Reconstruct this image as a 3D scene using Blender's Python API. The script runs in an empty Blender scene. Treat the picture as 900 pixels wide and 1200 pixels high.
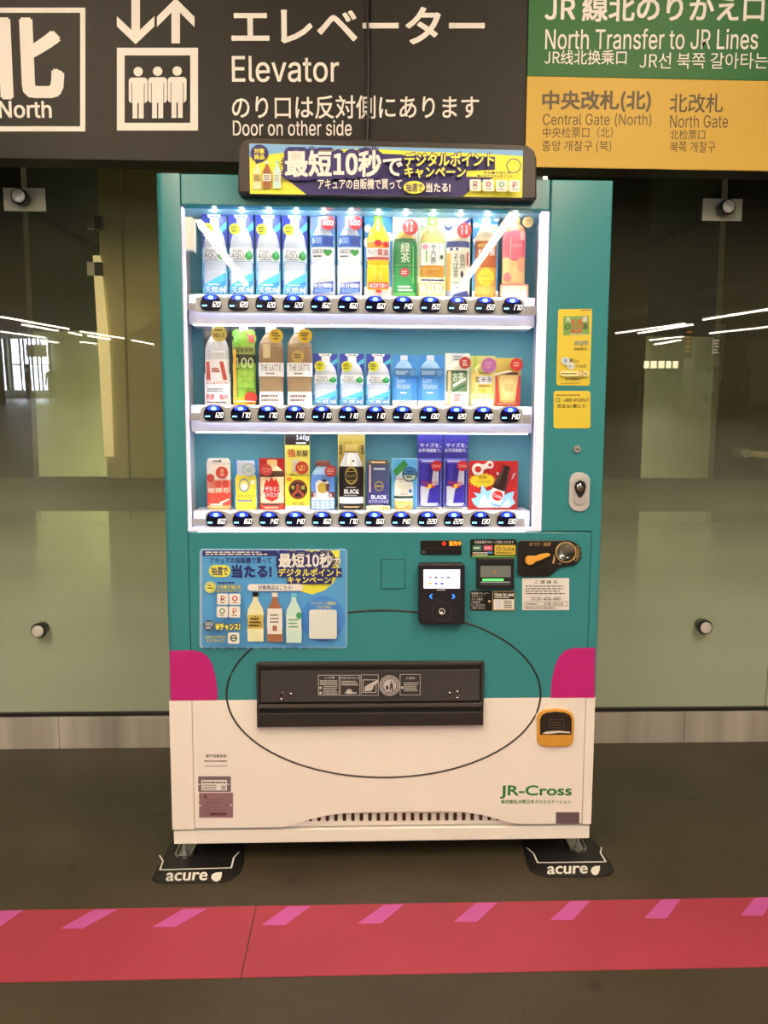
import bpy, bmesh, math, random
from mathutils import Matrix, Vector
random.seed(7)
C = bpy.context.scene.collection
scn = bpy.context.scene
pi = math.pi

# ------------------------------------------------------------------ camera
CAM = Vector((-.0747, -2.0217, 1.1964)); YAW, PIT, ROL, FPX = .0354, .1055, .0045, 900.0
_f = Vector((math.sin(YAW)*math.cos(PIT), math.cos(YAW)*math.cos(PIT), -math.sin(PIT)))
_r = Vector((math.cos(YAW), -math.sin(YAW), 0)); _u = _r.cross(_f)
RT = _r*math.cos(ROL) + _u*math.sin(ROL); UP = _u*math.cos(ROL) - _r*math.sin(ROL); FW = _f
cd = bpy.data.cameras.new('camera'); cam = bpy.data.objects.new('camera', cd); C.objects.link(cam)
cd.sensor_fit = 'VERTICAL'; cd.sensor_height = 36; cd.lens = FPX/1200*36; cd.clip_start = .05; cd.clip_end = 200
cam.matrix_world = Matrix(((RT.x, UP.x, -FW.x, CAM.x), (RT.y, UP.y, -FW.y, CAM.y), (RT.z, UP.z, -FW.z, CAM.z), (0, 0, 0, 1)))
scn.camera = cam

# ------------------------------------------------------------------ world, exposure
w = bpy.data.worlds.new('world'); scn.world = w; w.use_nodes = True
w.node_tree.nodes['Background'].inputs[0].default_value = (1, .80, .58, 1)
w.node_tree.nodes['Background'].inputs[1].default_value = .12
vs = scn.view_settings
vs.view_transform = 'Standard'; vs.look = 'None'; vs.gamma = 1; vs.use_curve_mapping = False; vs.exposure = 0.3
LAMP = 135.0           # radiance of the hall's ceiling tubes
SHAFT_FILL = 70.0; LEDS = 9.0           # radiance of the added shaft lamps, and of the machine's own light strips

# ------------------------------------------------------------------ helpers
def ray(px, py): return FW*FPX + RT*(px-450) + UP*(600-py)
def P(px, py, y=0.0):
    d = ray(px, py); t = (y-CAM.y)/d.y
    return CAM.x+d.x*t, CAM.z+d.z*t
def FL(px, py, z=0.0):
    d = ray(px, py); t = (z-CAM.z)/d.z
    return CAM.x+d.x*t, CAM.y+d.y*t
GL = .83; GZ = .13; TILT = math.radians(2.05)      # glass wall: foot of the panes and their lean towards the viewer
def MIR(px, py, z=None, y=None):
    """where in the hall behind the photographer a thing stands that the glass shows at px, py"""
    h = HIT(px, py); d = ray(px, py); n = Vector((0, -math.cos(TILT), -math.sin(TILT))); d = d-n*(2*d.dot(n))
    k = (z-h.z)/d.z if z is not None else (y-h.y)/d.y
    return h+d*k
def HIT(px, py):
    n = Vector((0, -math.cos(TILT), -math.sin(TILT))); d = ray(px, py); o = Vector((0, GL, GZ))
    return CAM+d*((o-CAM).dot(n)/d.dot(n))

def lin(c): return tuple((x/255/12.92 if x <= 10 else ((x/255+.055)/1.055)**2.4) for x in c)
ZONE = {'r': (.88, .70, .50), 'c': (1.0, .98, 1.0), 'n': (1, 1, 1)}
_mats = {}
def mat(rgb, zone='r', rough=.5, metal=0.0, emit=0.0, spec=.5, noise=0.0, nscale=8.0, bump=0.0):
    key = (tuple(rgb), zone, rough, metal, emit, spec, noise, nscale, bump)
    if key in _mats: return _mats[key]
    m = bpy.data.materials.new('m'); m.use_nodes = True; nt = m.node_tree; b = nt.nodes['Principled BSDF']
    c = [min(.9, x/k) for x, k in zip(lin(rgb), ZONE[zone])]
    b.inputs['Base Color'].default_value = (*c, 1); b.inputs['Roughness'].default_value = rough
    b.inputs['Metallic'].default_value = metal; b.inputs['Specular IOR Level'].default_value = spec
    if emit:
        e = lin(rgb); b.inputs['Emission Color'].default_value = (*e, 1); b.inputs['Emission Strength'].default_value = emit
    if noise or bump:
        tc = nt.nodes.new('ShaderNodeTexCoord'); n = nt.nodes.new('ShaderNodeTexNoise'); n.inputs['Scale'].default_value = nscale; n.inputs['Detail'].default_value = 6
        nt.links.new(tc.outputs['Object'], n.inputs['Vector'])
        if noise:
            r = nt.nodes.new('ShaderNodeValToRGB'); r.color_ramp.elements[0].position = .3; r.color_ramp.elements[1].position = .7
            r.color_ramp.elements[0].color = (*[x*(1-noise) for x in c], 1); r.color_ramp.elements[1].color = (*[min(.95, x*(1+noise)) for x in c], 1)
            nt.links.new(n.outputs['Fac'], r.inputs['Fac']); nt.links.new(r.outputs['Color'], b.inputs['Base Color'])
        if bump:
            bp = nt.nodes.new('ShaderNodeBump'); bp.inputs['Strength'].default_value = bump; bp.inputs['Distance'].default_value = .002
            nt.links.new(n.outputs['Fac'], bp.inputs['Height']); nt.links.new(bp.outputs['Normal'], b.inputs['Normal'])
    _mats[key] = m
    return m
def K(r, g, b, **k): return mat((r, g, b), 'r', **k)         # a colour seen under the hall's warm lamps
def Q(r, g, b, **k): return mat((r, g, b), 'c', **({'rough': .4} | k))  # a colour seen under the machine's white lamps

_txt = {}
def blender_font(f):                                  # Blender's own interface fonts; its default font where they are missing
    try: return bpy.data.fonts.load(bpy.utils.system_resource('DATAFILES', path='fonts')+'/'+f)
    except Exception: return None
SANS = blender_font('Inter.woff2'); CJK = blender_font('Noto Sans CJK Regular.woff2')
def glyphs(s):
    k = s
    if k not in _txt:
        c = bpy.data.curves.new('t', 'FONT'); c.body = s
        fo = SANS if all(ord(q) < 0x250 for q in s) else None if set(s) & set('♥⚠') or all(ord(q) > 0x250 or q in ' \n!' for q in s) else CJK
        if s[0] == '\x01': c.body = s[1:]; fo = None
        if fo: c.font = fo
        c.size = 1; c.resolution_u = 3; c.align_x = 'CENTER'; c.space_line = .92
        o = bpy.data.objects.new('t', c); me = bpy.data.meshes.new_from_object(o)
        _txt[k] = ([(v.co.x, v.co.y) for v in me.vertices], [tuple(p.vertices) for p in me.polygons])
        bpy.data.objects.remove(o); bpy.data.curves.remove(c); bpy.data.meshes.remove(me)
    return _txt[k]

class M:
    """collects shapes into ONE mesh; 2-D marks (rect, poly, oval, text) are printed on the surface y = surf(x, z)"""
    def __init__(s, mp=None, surf=0.0, eps=.0003):
        s.v = []; s.f = []; s.i = []; s.m = []; s.mp = mp or (lambda a, b: (a, b)); s.sf = surf if callable(surf) else (lambda x, z: surf); s.l = 0; s.e = eps; s.cv = callable(surf)
    def mi(s, m):
        if m not in s.m: s.m.append(m)
        return s.m.index(m)
    def add(s, vs, fs, m):
        n = len(s.v); k = s.mi(m); s.v += [tuple(v) for v in vs]
        for f in fs: s.f.append(tuple(q+n for q in f)); s.i.append(k)
    # ---- solids
    def box(s, x0, x1, y0, y1, z0, z1, m):
        s.add([(x, y, z) for x in (x0, x1) for y in (y0, y1) for z in (z0, z1)],
              [(0, 1, 3, 2), (4, 6, 7, 5), (0, 4, 5, 1), (2, 3, 7, 6), (0, 2, 6, 4), (1, 5, 7, 3)], m)
    def prism(s, pts, y0, y1, m):
        n = len(pts)
        s.add([(x, y0, z) for x, z in pts]+[(x, y1, z) for x, z in pts],
              [tuple(range(n)), tuple(range(2*n-1, n-1, -1))]+[(i, (i+1) % n, n+(i+1) % n, n+i) for i in range(n)], m)
    def slab(s, pts, z0, z1, m):
        n = len(pts)
        s.add([(x, y, z0) for x, y in pts]+[(x, y, z1) for x, y in pts],
              [tuple(range(n)), tuple(range(2*n-1, n-1, -1))]+[(i, (i+1) % n, n+(i+1) % n, n+i) for i in range(n)], m)
    def tube(s, pts, r, m, n=10, closed=False):
        pts = [Vector(p) for p in pts]; rings = []
        for i, p in enumerate(pts):
            a = pts[i-1] if (i or closed) else p; b = pts[(i+1) % len(pts)] if (i < len(pts)-1 or closed) else p
            d = (b-a).normalized(); h = Vector((0, 0, 1)) if abs(d.z) < .9 else Vector((1, 0, 0))
            u = d.cross(h).normalized(); v = d.cross(u)
            rings.append([p+(u*math.cos(2*pi*k/n)+v*math.sin(2*pi*k/n))*r for k in range(n)])
        fs = []; L = len(rings)
        for i in range(L if closed else L-1):
            for k in range(n): fs.append((i*n+k, i*n+(k+1) % n, (i+1) % L*n+(k+1) % n, (i+1) % L*n+k))
        if not closed: fs += [tuple(range(n)), tuple(range((L-1)*n, L*n))]
        s.add([v for q in rings for v in q], fs, m)
    def turn(s, c, prof, m, axis='y', n=28, sq=1.0):
        """lathe: prof = [(distance along axis, radius)]"""
        vs = []; L = len(prof)
        for d, r in prof:
            for k in range(n):
                a = 2*pi*k/n; p = (math.cos(a)*r, math.sin(a)*r)
                vs.append((c[0]+p[0], c[1]+d, c[2]+p[1]) if axis == 'y' else (c[0]+p[0], c[1]+p[1]*sq, c[2]+d))
        fs = [(i*n+k, i*n+(k+1) % n, (i+1)*n+(k+1) % n, (i+1)*n+k) for i in range(L-1) for k in range(n)]
        fs += [tuple(range(n)), tuple(range((L-1)*n, L*n))]
        s.add(vs, fs, m)
    # ---- printed marks
    def flat(s, xz, m, lift=True):
        if lift: s.l += s.e
        lo = min(p[0] for p in xz); hi = max(p[0] for p in xz); n = int((hi-lo)/.0035) if s.cv else 0
        if n < 1: s.add([(x, s.sf(x, z)-s.l, z) for x, z in xz], [tuple(range(len(xz)))], m); return
        b = bmesh.new(); b.faces.new([b.verts.new((x, 0, z)) for x, z in xz])
        for k in range(1, n+1): bmesh.ops.bisect_plane(b, geom=b.verts[:]+b.edges[:]+b.faces[:], plane_co=(lo+(hi-lo)*k/(n+1), 0, 0), plane_no=(1, 0, 0))
        b.verts.index_update(); s.add([(v.co.x, s.sf(v.co.x, v.co.z)-s.l, v.co.z) for v in b.verts], [tuple(v.index for v in f.verts) for f in b.faces], m); b.free()
    def poly(s, pts, m): s.flat([s.mp(*p) for p in pts], m)
    def rect(s, a0, b0, a1, b1, m, n=1, r=0):
        s.l += s.e
        if r:
            s.l -= s.e; return s.poly(rrect(a0, b0, a1, b1, r), m)
        for k in range(n):
            t0 = a0+(a1-a0)*k/n; t1 = a0+(a1-a0)*(k+1)/n
            s.flat([s.mp(t0, b0), s.mp(t1, b0), s.mp(t1, b1), s.mp(t0, b1)], m, False)
    def oval(s, a, b, ra, rb, m, n=24): s.poly([(a+ra*math.cos(2*pi*k/n), b+rb*math.sin(2*pi*k/n)) for k in range(n)], m)
    def ring(s, a, b, ra, rb, t, m, n=40):
        s.l += s.e
        for k in range(n):
            q = [2*pi*k/n, 2*pi*(k+1)/n]
            s.flat([s.mp(a+ra*math.cos(q[0]), b+rb*math.sin(q[0])), s.mp(a+ra*math.cos(q[1]), b+rb*math.sin(q[1])),
                    s.mp(a+(ra-t)*math.cos(q[1]), b+(rb-t)*math.sin(q[1])), s.mp(a+(ra-t)*math.cos(q[0]), b+(rb-t)*math.sin(q[0]))], m, False)
    def frame(s, a0, b0, a1, b1, t, m):
        s.l += s.e
        for q in ((a0, b0, a1, b0+t), (a0, b1-t, a1, b1), (a0, b0+t, a0+t, b1-t), (a1-t, b0+t, a1, b1-t)):
            s.flat([s.mp(q[0], q[1]), s.mp(q[2], q[1]), s.mp(q[2], q[3]), s.mp(q[0], q[3])], m, False)
    def star(s, a, b, ra, rb, m, n=16, k=.75):
        s.poly([(a+ra*(1 if i % 2 else k)*math.cos(pi*i/n), b+rb*(1 if i % 2 else k)*math.sin(pi*i/n)) for i in range(2*n)], m)
    def bars(s, a0, b0, a1, n, pitch, t, m, rag=.25):
        """print too fine to read: broken rows of ink"""
        for i in range(n):
            b = b0+i*pitch; a = a0; e = a1-(a1-a0)*rag*random.random(); s.l += s.e
            while a < e:
                ln = (a1-a0)*(.04+.09*random.random()); q = min(e, a+ln)
                s.flat([s.mp(a, b), s.mp(q, b), s.mp(q, b+t), s.mp(a, b+t)], m, False); a = q+(a1-a0)*.02
    def text(s, t, a0, b0, a1, b1, m, bold=.012, out=None, ow=.06, shear=0.0):
        am, bm = (a0+a1)/2, (b0+b1)/2
        p0, p1 = s.mp(a0, bm), s.mp(a1, bm); q0, q1 = s.mp(am, b1), s.mp(am, b0)
        base, gf = glyphs(t)
        if not base: return
        X0, X1 = min(v[0] for v in base), max(v[0] for v in base); Y0, Y1 = min(v[1] for v in base), max(v[1] for v in base)
        sx = (p1[0]-p0[0])/max(X1-X0, 1e-6); sz = (q1[1]-q0[1])/max(Y1-Y0, 1e-6); sl = (p1[1]-p0[1])/max(p1[0]-p0[0], 1e-6)
        for off, mm in (((ow, out),) if out else ())+((bold, m),):
            off *= .75; s.l += s.e; n = 1 if off < .002 else 4 if off < .016 else 8 if off < .05 else 12
            for k in range(n):                       # a bolder cut of the letters: the outline swept round by its offset
                dx, dy = (off*math.cos(2*pi*(k+.5)/n), off*math.sin(2*pi*(k+.5)/n)) if n > 1 else (0, 0); o = []
                for x, y in base:
                    X = p0[0]+(x+dx-X0)*sx; Z = q0[1]+(y+dy-Y0)*sz + sl*(X-(p0[0]+p1[0])/2); X += shear*(y-Y0)*sz
                    o.append((X, s.sf(X, Z)-s.l-k*2e-6, Z))
                s.add(o, gf, mm)
    # ---- link
    def build(s, name, parent=None, bevel=0.0, smooth=False, seg=2, base=None):
        me = bpy.data.meshes.new(name); o0 = Vector((0, 0, 0)); q = parent
        while q is not None: o0 = o0+q.location; q = q.parent
        if parent is None and s.v:
            base = Vector(((min(v[0] for v in s.v)+max(v[0] for v in s.v))/2, (min(v[1] for v in s.v)+max(v[1] for v in s.v))/2, min(v[2] for v in s.v))); o0 = base
        me.from_pydata([Vector(v)-o0 for v in s.v], [], s.f)
        for m in s.m: me.materials.append(m)
        me.polygons.foreach_set('material_index', s.i)
        b = bmesh.new(); b.from_mesh(me); bmesh.ops.recalc_face_normals(b, faces=b.faces); b.to_mesh(me); b.free()
        if smooth:
            me.polygons.foreach_set('use_smooth', [True]*len(me.polygons))
            me.set_sharp_from_angle(angle=.7)
        o = bpy.data.objects.new(name, me); C.objects.link(o)
        if parent is not None: o.parent = parent
        else: o.location = base
        if bevel:
            d = o.modifiers.new('bevel', 'BEVEL'); d.width = bevel; d.segments = seg; d.limit_method = 'ANGLE'; d.angle_limit = .6
        return o
def rrect(a0, b0, a1, b1, r, n=5):
    p = []
    for cx, cy, st in ((a1-r, b1-r, 0), (a0+r, b1-r, 1), (a0+r, b0+r, 2), (a1-r, b0+r, 3)):
        for k in range(n+1):
            a = pi/2*(st+k/n); p.append((cx+r*math.cos(a), cy+r*math.sin(a)))
    return p
def tag(o, label=None, cat=None, group=None, kind=None):
    if label: o['label'] = label
    if cat: o['category'] = cat
    if group: o['group'] = group
    if kind: o['kind'] = kind
    return o
def empty(name, loc, label, cat, group=None):
    o = bpy.data.objects.new(name, None); C.objects.link(o); o.location = loc; o.empty_display_size = .05
    return tag(o, label, cat, group)
def part(o, label): o['label'] = label; return o
def copy_tree(o, parent=None):
    c = o.copy(); C.objects.link(c)
    if parent is not None: c.parent = parent
    for ch in list(o.children): copy_tree(ch, c)
    return c
def st(m, name, **k): return tag(m.build(name, **k), kind='structure')
def pts(px_list, y=0.0): return [P(a, b, y) for a, b in px_list]
def FACE(y): return lambda a, b: P(a, b, y)

# ------------------------------------------------------------------ shared materials
WHITE = K(238, 214, 190, rough=.35); TEAL = K(56, 120, 112, rough=.2, spec=.3, bump=.04, nscale=14); MAGENTA = K(184, 32, 98, rough=.35)
BLACK = K(24, 20, 18, rough=.35); INK = K(46, 38, 34, rough=.5); STEEL = K(200, 185, 160, metal=.9, rough=.32); CHROME = K(235, 225, 210, metal=1, rough=.12)
SIGNDARK = mat((46, 44, 42), 'n', rough=.5, spec=.25); SIGNWHITE = K(232, 212, 192, rough=.5)
def glass_mat(tint, rough, ior=1.45, film=None):
    m = bpy.data.materials.new('glass'); m.use_nodes = True; nt = m.node_tree; nt.nodes.clear(); N = nt.nodes.new
    out = N('ShaderNodeOutputMaterial'); tr = N('ShaderNodeBsdfTransparent'); tr.inputs[0].default_value = (*tint, 1)
    gl = N('ShaderNodeBsdfGlossy'); gl.inputs['Roughness'].default_value = rough
    fr = N('ShaderNodeFresnel'); ge = N('ShaderNodeNewGeometry'); mi = N('ShaderNodeMix'); mi.inputs[2].default_value = ior; mi.inputs[3].default_value = 1/ior
    nt.links.new(ge.outputs['Backfacing'], mi.inputs[0]); nt.links.new(mi.outputs[0], fr.inputs[0]);   # a thin pane: both faces mirror alike, neither totally
    mx = N('ShaderNodeMixShader')
    body = tr.outputs[0]
    if film:
        df = N('ShaderNodeBsdfDiffuse'); df.inputs[0].default_value = (*film['col'], 1)
        tl = N('ShaderNodeBsdfTranslucent'); tl.inputs[0].default_value = (*film['col'], 1)
        m2 = N('ShaderNodeMixShader'); m2.inputs[0].default_value = film['trans']; nt.links.new(df.outputs[0], m2.inputs[1]); nt.links.new(tl.outputs[0], m2.inputs[2])
        geo = N('ShaderNodeNewGeometry'); sp = N('ShaderNodeSeparateXYZ'); nt.links.new(geo.outputs['Position'], sp.inputs[0])
        mr = N('ShaderNodeValToRGB'); mp = N('ShaderNodeMapRange'); mp.inputs[1].default_value = film['z0']; mp.inputs[2].default_value = film['z1']
        nt.links.new(sp.outputs[2], mp.inputs[0]); nt.links.new(mp.outputs[0], mr.inputs[0])
        cr = mr.color_ramp; cr.interpolation = 'EASE'
        while len(cr.elements) > 1: cr.elements.remove(cr.elements[-1])
        cr.elements[0].position = 0; cr.elements[0].color = (film['d'][0],)*3+(1,)
        for i, v in enumerate(film['d'][1:]):
            e = cr.elements.new((i+1)/(len(film['d'])-1)); e.color = (v,)*3+(1,)
        m3 = N('ShaderNodeMixShader'); nt.links.new(mr.outputs[0], m3.inputs[0]); nt.links.new(tr.outputs[0], m3.inputs[1]); nt.links.new(m2.outputs[0], m3.inputs[2])
        body = m3.outputs[0]
    nt.links.new(fr.outputs[0], mx.inputs[0]); nt.links.new(body, mx.inputs[1]); nt.links.new(gl.outputs[0], mx.inputs[2]); nt.links.new(mx.outputs[0], out.inputs[0])
    return m
WALLGLASS = glass_mat((.80, .79, .70), .01, 1.6, dict(col=(.60, .71, .58), trans=.25, z0=.1, z1=1.3, d=(.97, .94, .80, .50, .28, .10, .03)))
ACRYL = glass_mat((.97, .98, .98), .015, 1.42)

# ------------------------------------------------------------------ the setting
def floor_mat():
    m = bpy.data.materials.new('floor'); m.use_nodes = True; nt = m.node_tree; b = nt.nodes['Principled BSDF']; N = nt.nodes.new; L = nt.links.new
    tc = N('ShaderNodeTexCoord'); n1 = N('ShaderNodeTexNoise'); n1.inputs['Scale'].default_value = 3.5; n1.inputs['Detail'].default_value = 7
    n2 = N('ShaderNodeTexNoise'); n2.inputs['Scale'].default_value = 260; n2.inputs['Detail'].default_value = 3
    n3 = N('ShaderNodeTexVoronoi'); n3.inputs['Scale'].default_value = 4.2
    for n in (n1, n2, n3): L(tc.outputs['Object'], n.inputs['Vector'])
    r1 = N('ShaderNodeValToRGB'); r1.color_ramp.elements[0].position = .3; r1.color_ramp.elements[1].position = .75
    r1.color_ramp.elements[0].color = (.052, .044, .029, 1); r1.color_ramp.elements[1].color = (.080, .068, .046, 1); L(n1.outputs['Fac'], r1.inputs[0])
    r2 = N('ShaderNodeValToRGB'); r2.color_ramp.elements[0].position = .35; r2.color_ramp.elements[1].position = .7
    r2.color_ramp.elements[0].color = (.62, .62, .62, 1); r2.color_ramp.elements[1].color = (1.3, 1.3, 1.3, 1); L(n2.outputs['Fac'], r2.inputs[0])
    r3 = N('ShaderNodeValToRGB'); r3.color_ramp.elements[0].position = .03; r3.color_ramp.elements[1].position = .12
    r3.color_ramp.elements[0].color = (.62, .6, .58, 1); r3.color_ramp.elements[1].color = (1, 1, 1, 1); L(n3.outputs['Distance'], r3.inputs[0])
    a = N('ShaderNodeMix'); a.data_type = 'RGBA'; a.blend_type = 'MULTIPLY'; a.inputs[0].default_value = 1; L(r1.outputs[0], a.inputs[6]); L(r2.outputs[0], a.inputs[7])
    c = N('ShaderNodeMix'); c.data_type = 'RGBA'; c.blend_type = 'MULTIPLY'; c.inputs[0].default_value = 1; L(a.outputs[2], c.inputs[6]); L(r3.outputs[0], c.inputs[7])
    L(c.outputs[2], b.inputs['Base Color']); b.inputs['Roughness'].default_value = .42; b.inputs['Specular IOR Level'].default_value = .35
    bp = N('ShaderNodeBump'); bp.inputs['Strength'].default_value = .5; bp.inputs['Distance'].default_value = .002; L(n2.outputs['Fac'], bp.inputs['Height']); L(bp.outputs[0], b.inputs['Normal'])
    return m
m = M(); m.box(-22, 22, -52, 6, -.1, 0, floor_mat()); st(m, 'floor')
CEIL = K(96, 84, 70, rough=.9, noise=.15, nscale=2)
m = M(); m.box(-22, 22, -52, .50, 3.45, 3.6, CEIL); st(m, 'ceiling')
m = M(); m.box(-22, 22, -52.2, -52, 0, 3.45, K(150, 135, 112, rough=.8, noise=.1)); st(m, 'wall_back')
# front wall: lintel over the glass, lift shaft behind it
DARKB = K(58, 46, 32, rough=.6, noise=.12, nscale=3)
m = M(); m.box(-6, 6, .62, 1.0, 2.22, 3.45, K(52, 44, 36, rough=.7)); st(m, 'wall_front')
m = M(); m.box(-6, 6, 1.0, 1.85, 2.62, 2.72, K(60, 52, 42, rough=.8)); st(m, 'ceiling_shaft')
m = M(); m.box(-6, 6, 1.75, 1.85, 0, 2.62, K(176, 170, 134, rough=.8, noise=.05)); st(m, 'wall_shaft')
m = M(); m.box(-6, 6, 1.725, 1.75, 1.66, 2.62, mat((70, 74, 70), 'n', rough=.35, noise=.1)); st(m, 'shade_panel')  # dark sheet standing in for the unlit top of the shaft wall

# steel kick plate, in lengths
zk = P(450, 838, .798)[1]
seams = [-4.5, P(-130, 858, .798)[0], P(69, 858, .798)[0], P(330, 858, .798)[0], P(580, 858, .798)[0], P(802, 854, .798)[0], P(1010, 858, .798)[0], 4.5]
def brushed():
    m = bpy.data.materials.new('brushed'); m.use_nodes = True; nt = m.node_tree; b = nt.nodes['Principled BSDF']; N = nt.nodes.new; L = nt.links.new
    tc = N('ShaderNodeTexCoord'); mp = N('ShaderNodeMapping'); mp.inputs['Scale'].default_value = (5, 5, .3); n = N('ShaderNodeTexNoise'); n.inputs['Scale'].default_value = 1.6; n.inputs['Detail'].default_value = 2
    L(tc.outputs['Object'], mp.inputs[0]); L(mp.outputs[0], n.inputs['Vector'])
    r = N('ShaderNodeValToRGB'); r.color_ramp.elements[0].position = .3; r.color_ramp.elements[1].position = .7
    r.color_ramp.elements[0].color = (.42, .40, .37, 1); r.color_ramp.elements[1].color = (.80, .76, .72, 1); L(n.outputs['Fac'], r.inputs[0]); L(r.outputs[0], b.inputs['Base Color'])
    b.inputs['Metallic'].default_value = .35; b.inputs['Roughness'].default_value = .42
    return m
BR = brushed()
m = M()
for a, b in zip(seams, seams[1:]): m.box(a+.001, b-.001, .798, .86, 0, zk, BR)
st(m, 'baseboard_front', bevel=.002)
m = M(); m.box(-4.5, 4.5, .812, .86, zk, zk+.012, BLACK); st(m, 'trim_1')

# glass panes with round fittings
xs = [-4.4, P(-420, 500, GL)[0], 0.0, P(898, 800, GL)[0], 4.4]
zt = 2.20
fits = {1: [((25, 234), 1), ((47, 735), 0)], 2: [((850, 246), 1), ((824, 731), 0)]}
for i, (a, b) in enumerate(zip(xs, xs[1:])):
    m = M(); m.box(a+.002, b-.002, GL, GL+.012, GZ, zt, WALLGLASS); wn = st(m, 'window_%d' % (i+1)); wn.rotation_euler.x = TILT
    for (px, py), plate in fits.get(i, []):
        h = HIT(px, py); x = h.x+(.012 if px < 450 else -.012); z = GZ+((h.z-GZ)*math.cos(TILT)+(GL-h.y)*math.sin(TILT))
        m = M(); m.turn((x, 0, z), [(GL, .022), (GL-.012, .024), (GL-.030, .0275), (GL-.046, .0275), (GL-.050, .024)], BLACK); f = m.build('glass_fitting', wn, smooth=True)
        m = M(); m.turn((x, 0, z), [(GL-.0495, .0215), (GL-.053, .021), (GL-.054, .018)], K(236, 222, 200, metal=.2, rough=.25)); m.build('steel_cap', f, smooth=True)
        if plate:
            x0, x1 = x-.071, x+.071; z0, z1 = z-.038, z+.038
            m = M(); m.box(x0, x1, GL-.004, GL, z0, z1, K(214, 200, 160, rough=.4, spec=.3)); m.build('clamp_plate', wn, bevel=.001)

# shaft frame behind the glass
YF = 1.05
def pier(x0, x1, mm, y0=YF, y1=YF+.05, z0=0, z1=2.62, name='trim_2'):
    m = M(); m.box(x0, x1, y0, y1, z0, z1, mm); return st(m, name)
OL = K(214, 192, 140, rough=.55, noise=.06, nscale=2)
pier(-4, P(33, 400, YF)[0], DARKB); pier(P(122, 450, YF)[0], P(146, 400, YF)[0], OL, name='trim_3'); pier(P(147, 400, YF)[0], P(300, 400, YF)[0], OL, y0=YF+.02, name='trim_4')
pier(P(640, 400, YF)[0], P(757, 400, YF)[0], DARKB, name='trim_5'); pier(P(844, 400, YF)[0], 4, DARKB, name='trim_6')
zb0, zb1 = P(450, 599, YF)[1], P(450, 561, YF)[1]
pier(-4, 4, K(84, 78, 58, rough=.6), y0=YF-.01, y1=YF+.1, z0=zb0, z1=zb1, name='trim_7')
x0 = P(113, 400, YF)[0]; x1 = P(131, 450, YF)[0]; za, zb = P(117, 535, YF)[1], P(117, 300, YF)[1]  # bright golden streak, its glow added as emission on a strip
m = M(); m.prism([(x0, zb), (x0+.028, zb), (x1, (za+zb)/2), (x1, za), (x0+.018, za), (x0+.010, (za+zb)/2)], YF-.012, YF-.002, mat((240, 222, 168), 'n', emit=.75)); lc = m.build('glow_strip', bevel=.003)
tag(lc, 'narrow golden strip with an added glow on the lift frame below the hinges', 'lamp')
for a, b, nm in (((30, 244), (126, 297), 'trim_13'), ((752, 290), (842, 252), 'trim_14')):   # slanting dark bars before the shaft wall
    p, q = P(*a, 1.70), P(*b, 1.70); m = M(); m.prism([(p[0], p[1]-.011), (q[0], q[1]-.011), (q[0], q[1]+.011), (p[0], p[1]+.011)], 1.68, 1.725, mat((28, 26, 22), 'n', rough=.6)); st(m, nm)
for py in (262, 316):                                          # hinges on the shaft's frame
    xa, z = P(104, py, YF); xb = P(121, py, YF)[0]
    m = M(); m.box((xa+xb)/2, xb, YF-.02, YF+.03, z-.025, z+.025, BLACK); m.box(xa, (xa+xb)/2, YF-.022, YF-.01, z-.025, z+.025, STEEL)
    tag(m.build('hinge', bevel=.002), 'small steel and black hinge behind the glass, %s of two on the pale lift frame' % ('upper' if py < 300 else 'lower'), 'hinge')
# lamps over the shaft, running away from the glass
def strip_lamp(name, a, b, wd, strength, label, cat, group, col=(255, 244, 226)):
    a = Vector(a); b = Vector(b); d = (b-a).normalized(); s = Vector((d.y, -d.x, 0))*wd/2
    root = empty(name, (a+b)/2, label, cat, group)
    mt = mat(col, 'n', emit=strength)
    m = M(); m.slab([((a+s).x, (a+s).y), ((b+s).x, (b+s).y), ((b-s).x, (b-s).y), ((a-s).x, (a-s).y)], a.z, a.z+.03, mt); m.build('diffuser', root)
    s = s*1.25; m = M(); m.slab([((a+s).x, (a+s).y), ((b+s).x, (b+s).y), ((b-s).x, (b-s).y), ((a-s).x, (a-s).y)], a.z+.03, a.z+.08, K(190, 176, 156, rough=.5)); m.build('housing', root)
    return root
for sx, lab in ((P(168, 208, 1.5)[0], 'white strip lamp over the lift shaft, above the hinged frame'), (P(658, 206, 1.5)[0], 'white strip lamp over the lift shaft, by the corner of the yellow sign')):
    strip_lamp('strip_lamp', (sx, 1.12, 2.37), (sx, 1.70, 2.37), .07, 5, lab, 'lamp', 'strip lamps of the lift shaft')
for x, lab in ((-.62, 'behind the machine on the hinge side'), (.55, 'behind the machine on the handrail side')):   # fill lamps added low in the shaft, hidden by the machine
    r_ = empty('shaft_fill_lamp', (x, 1.35, 0), 'unseen white fill lamp added in the lift shaft, standing '+lab, 'lamp', 'added fill lamps of the lift shaft')
    m = M(); m.turn((x, 1.35, 0), [(.0, .09), (.02, .09), (.03, .03), (.25, .03)], STEEL, axis='z'); m.build('post', r_, smooth=True)
    m = M(); m.turn((x, 1.35, 0), [(.25, .04), (.26, .05), (.85, .05), (.86, .04)], mat((255, 238, 190), 'n', emit=SHAFT_FILL if x < 0 else SHAFT_FILL*.6), axis='z'); m.build('diffuser', r_, smooth=True)
# handrail bracket seen through the right pane
m = M(); x, z = P(873, 531, .98); m.tube([(x-.01, 1.05, z), (x-.01, .98, z), (x+.6, .98, z-.05)], .014, K(196, 176, 120, rough=.4)); hr = m.build('handrail', smooth=True)
tag(hr, 'pale wooden handrail on a steel bracket behind the glass beside the machine', 'handrail')
m = M(); m.turn((x-.004, 0, z), [(.955, .018), (1.05, .018)], STEEL); m.build('bracket', hr, smooth=True)

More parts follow.
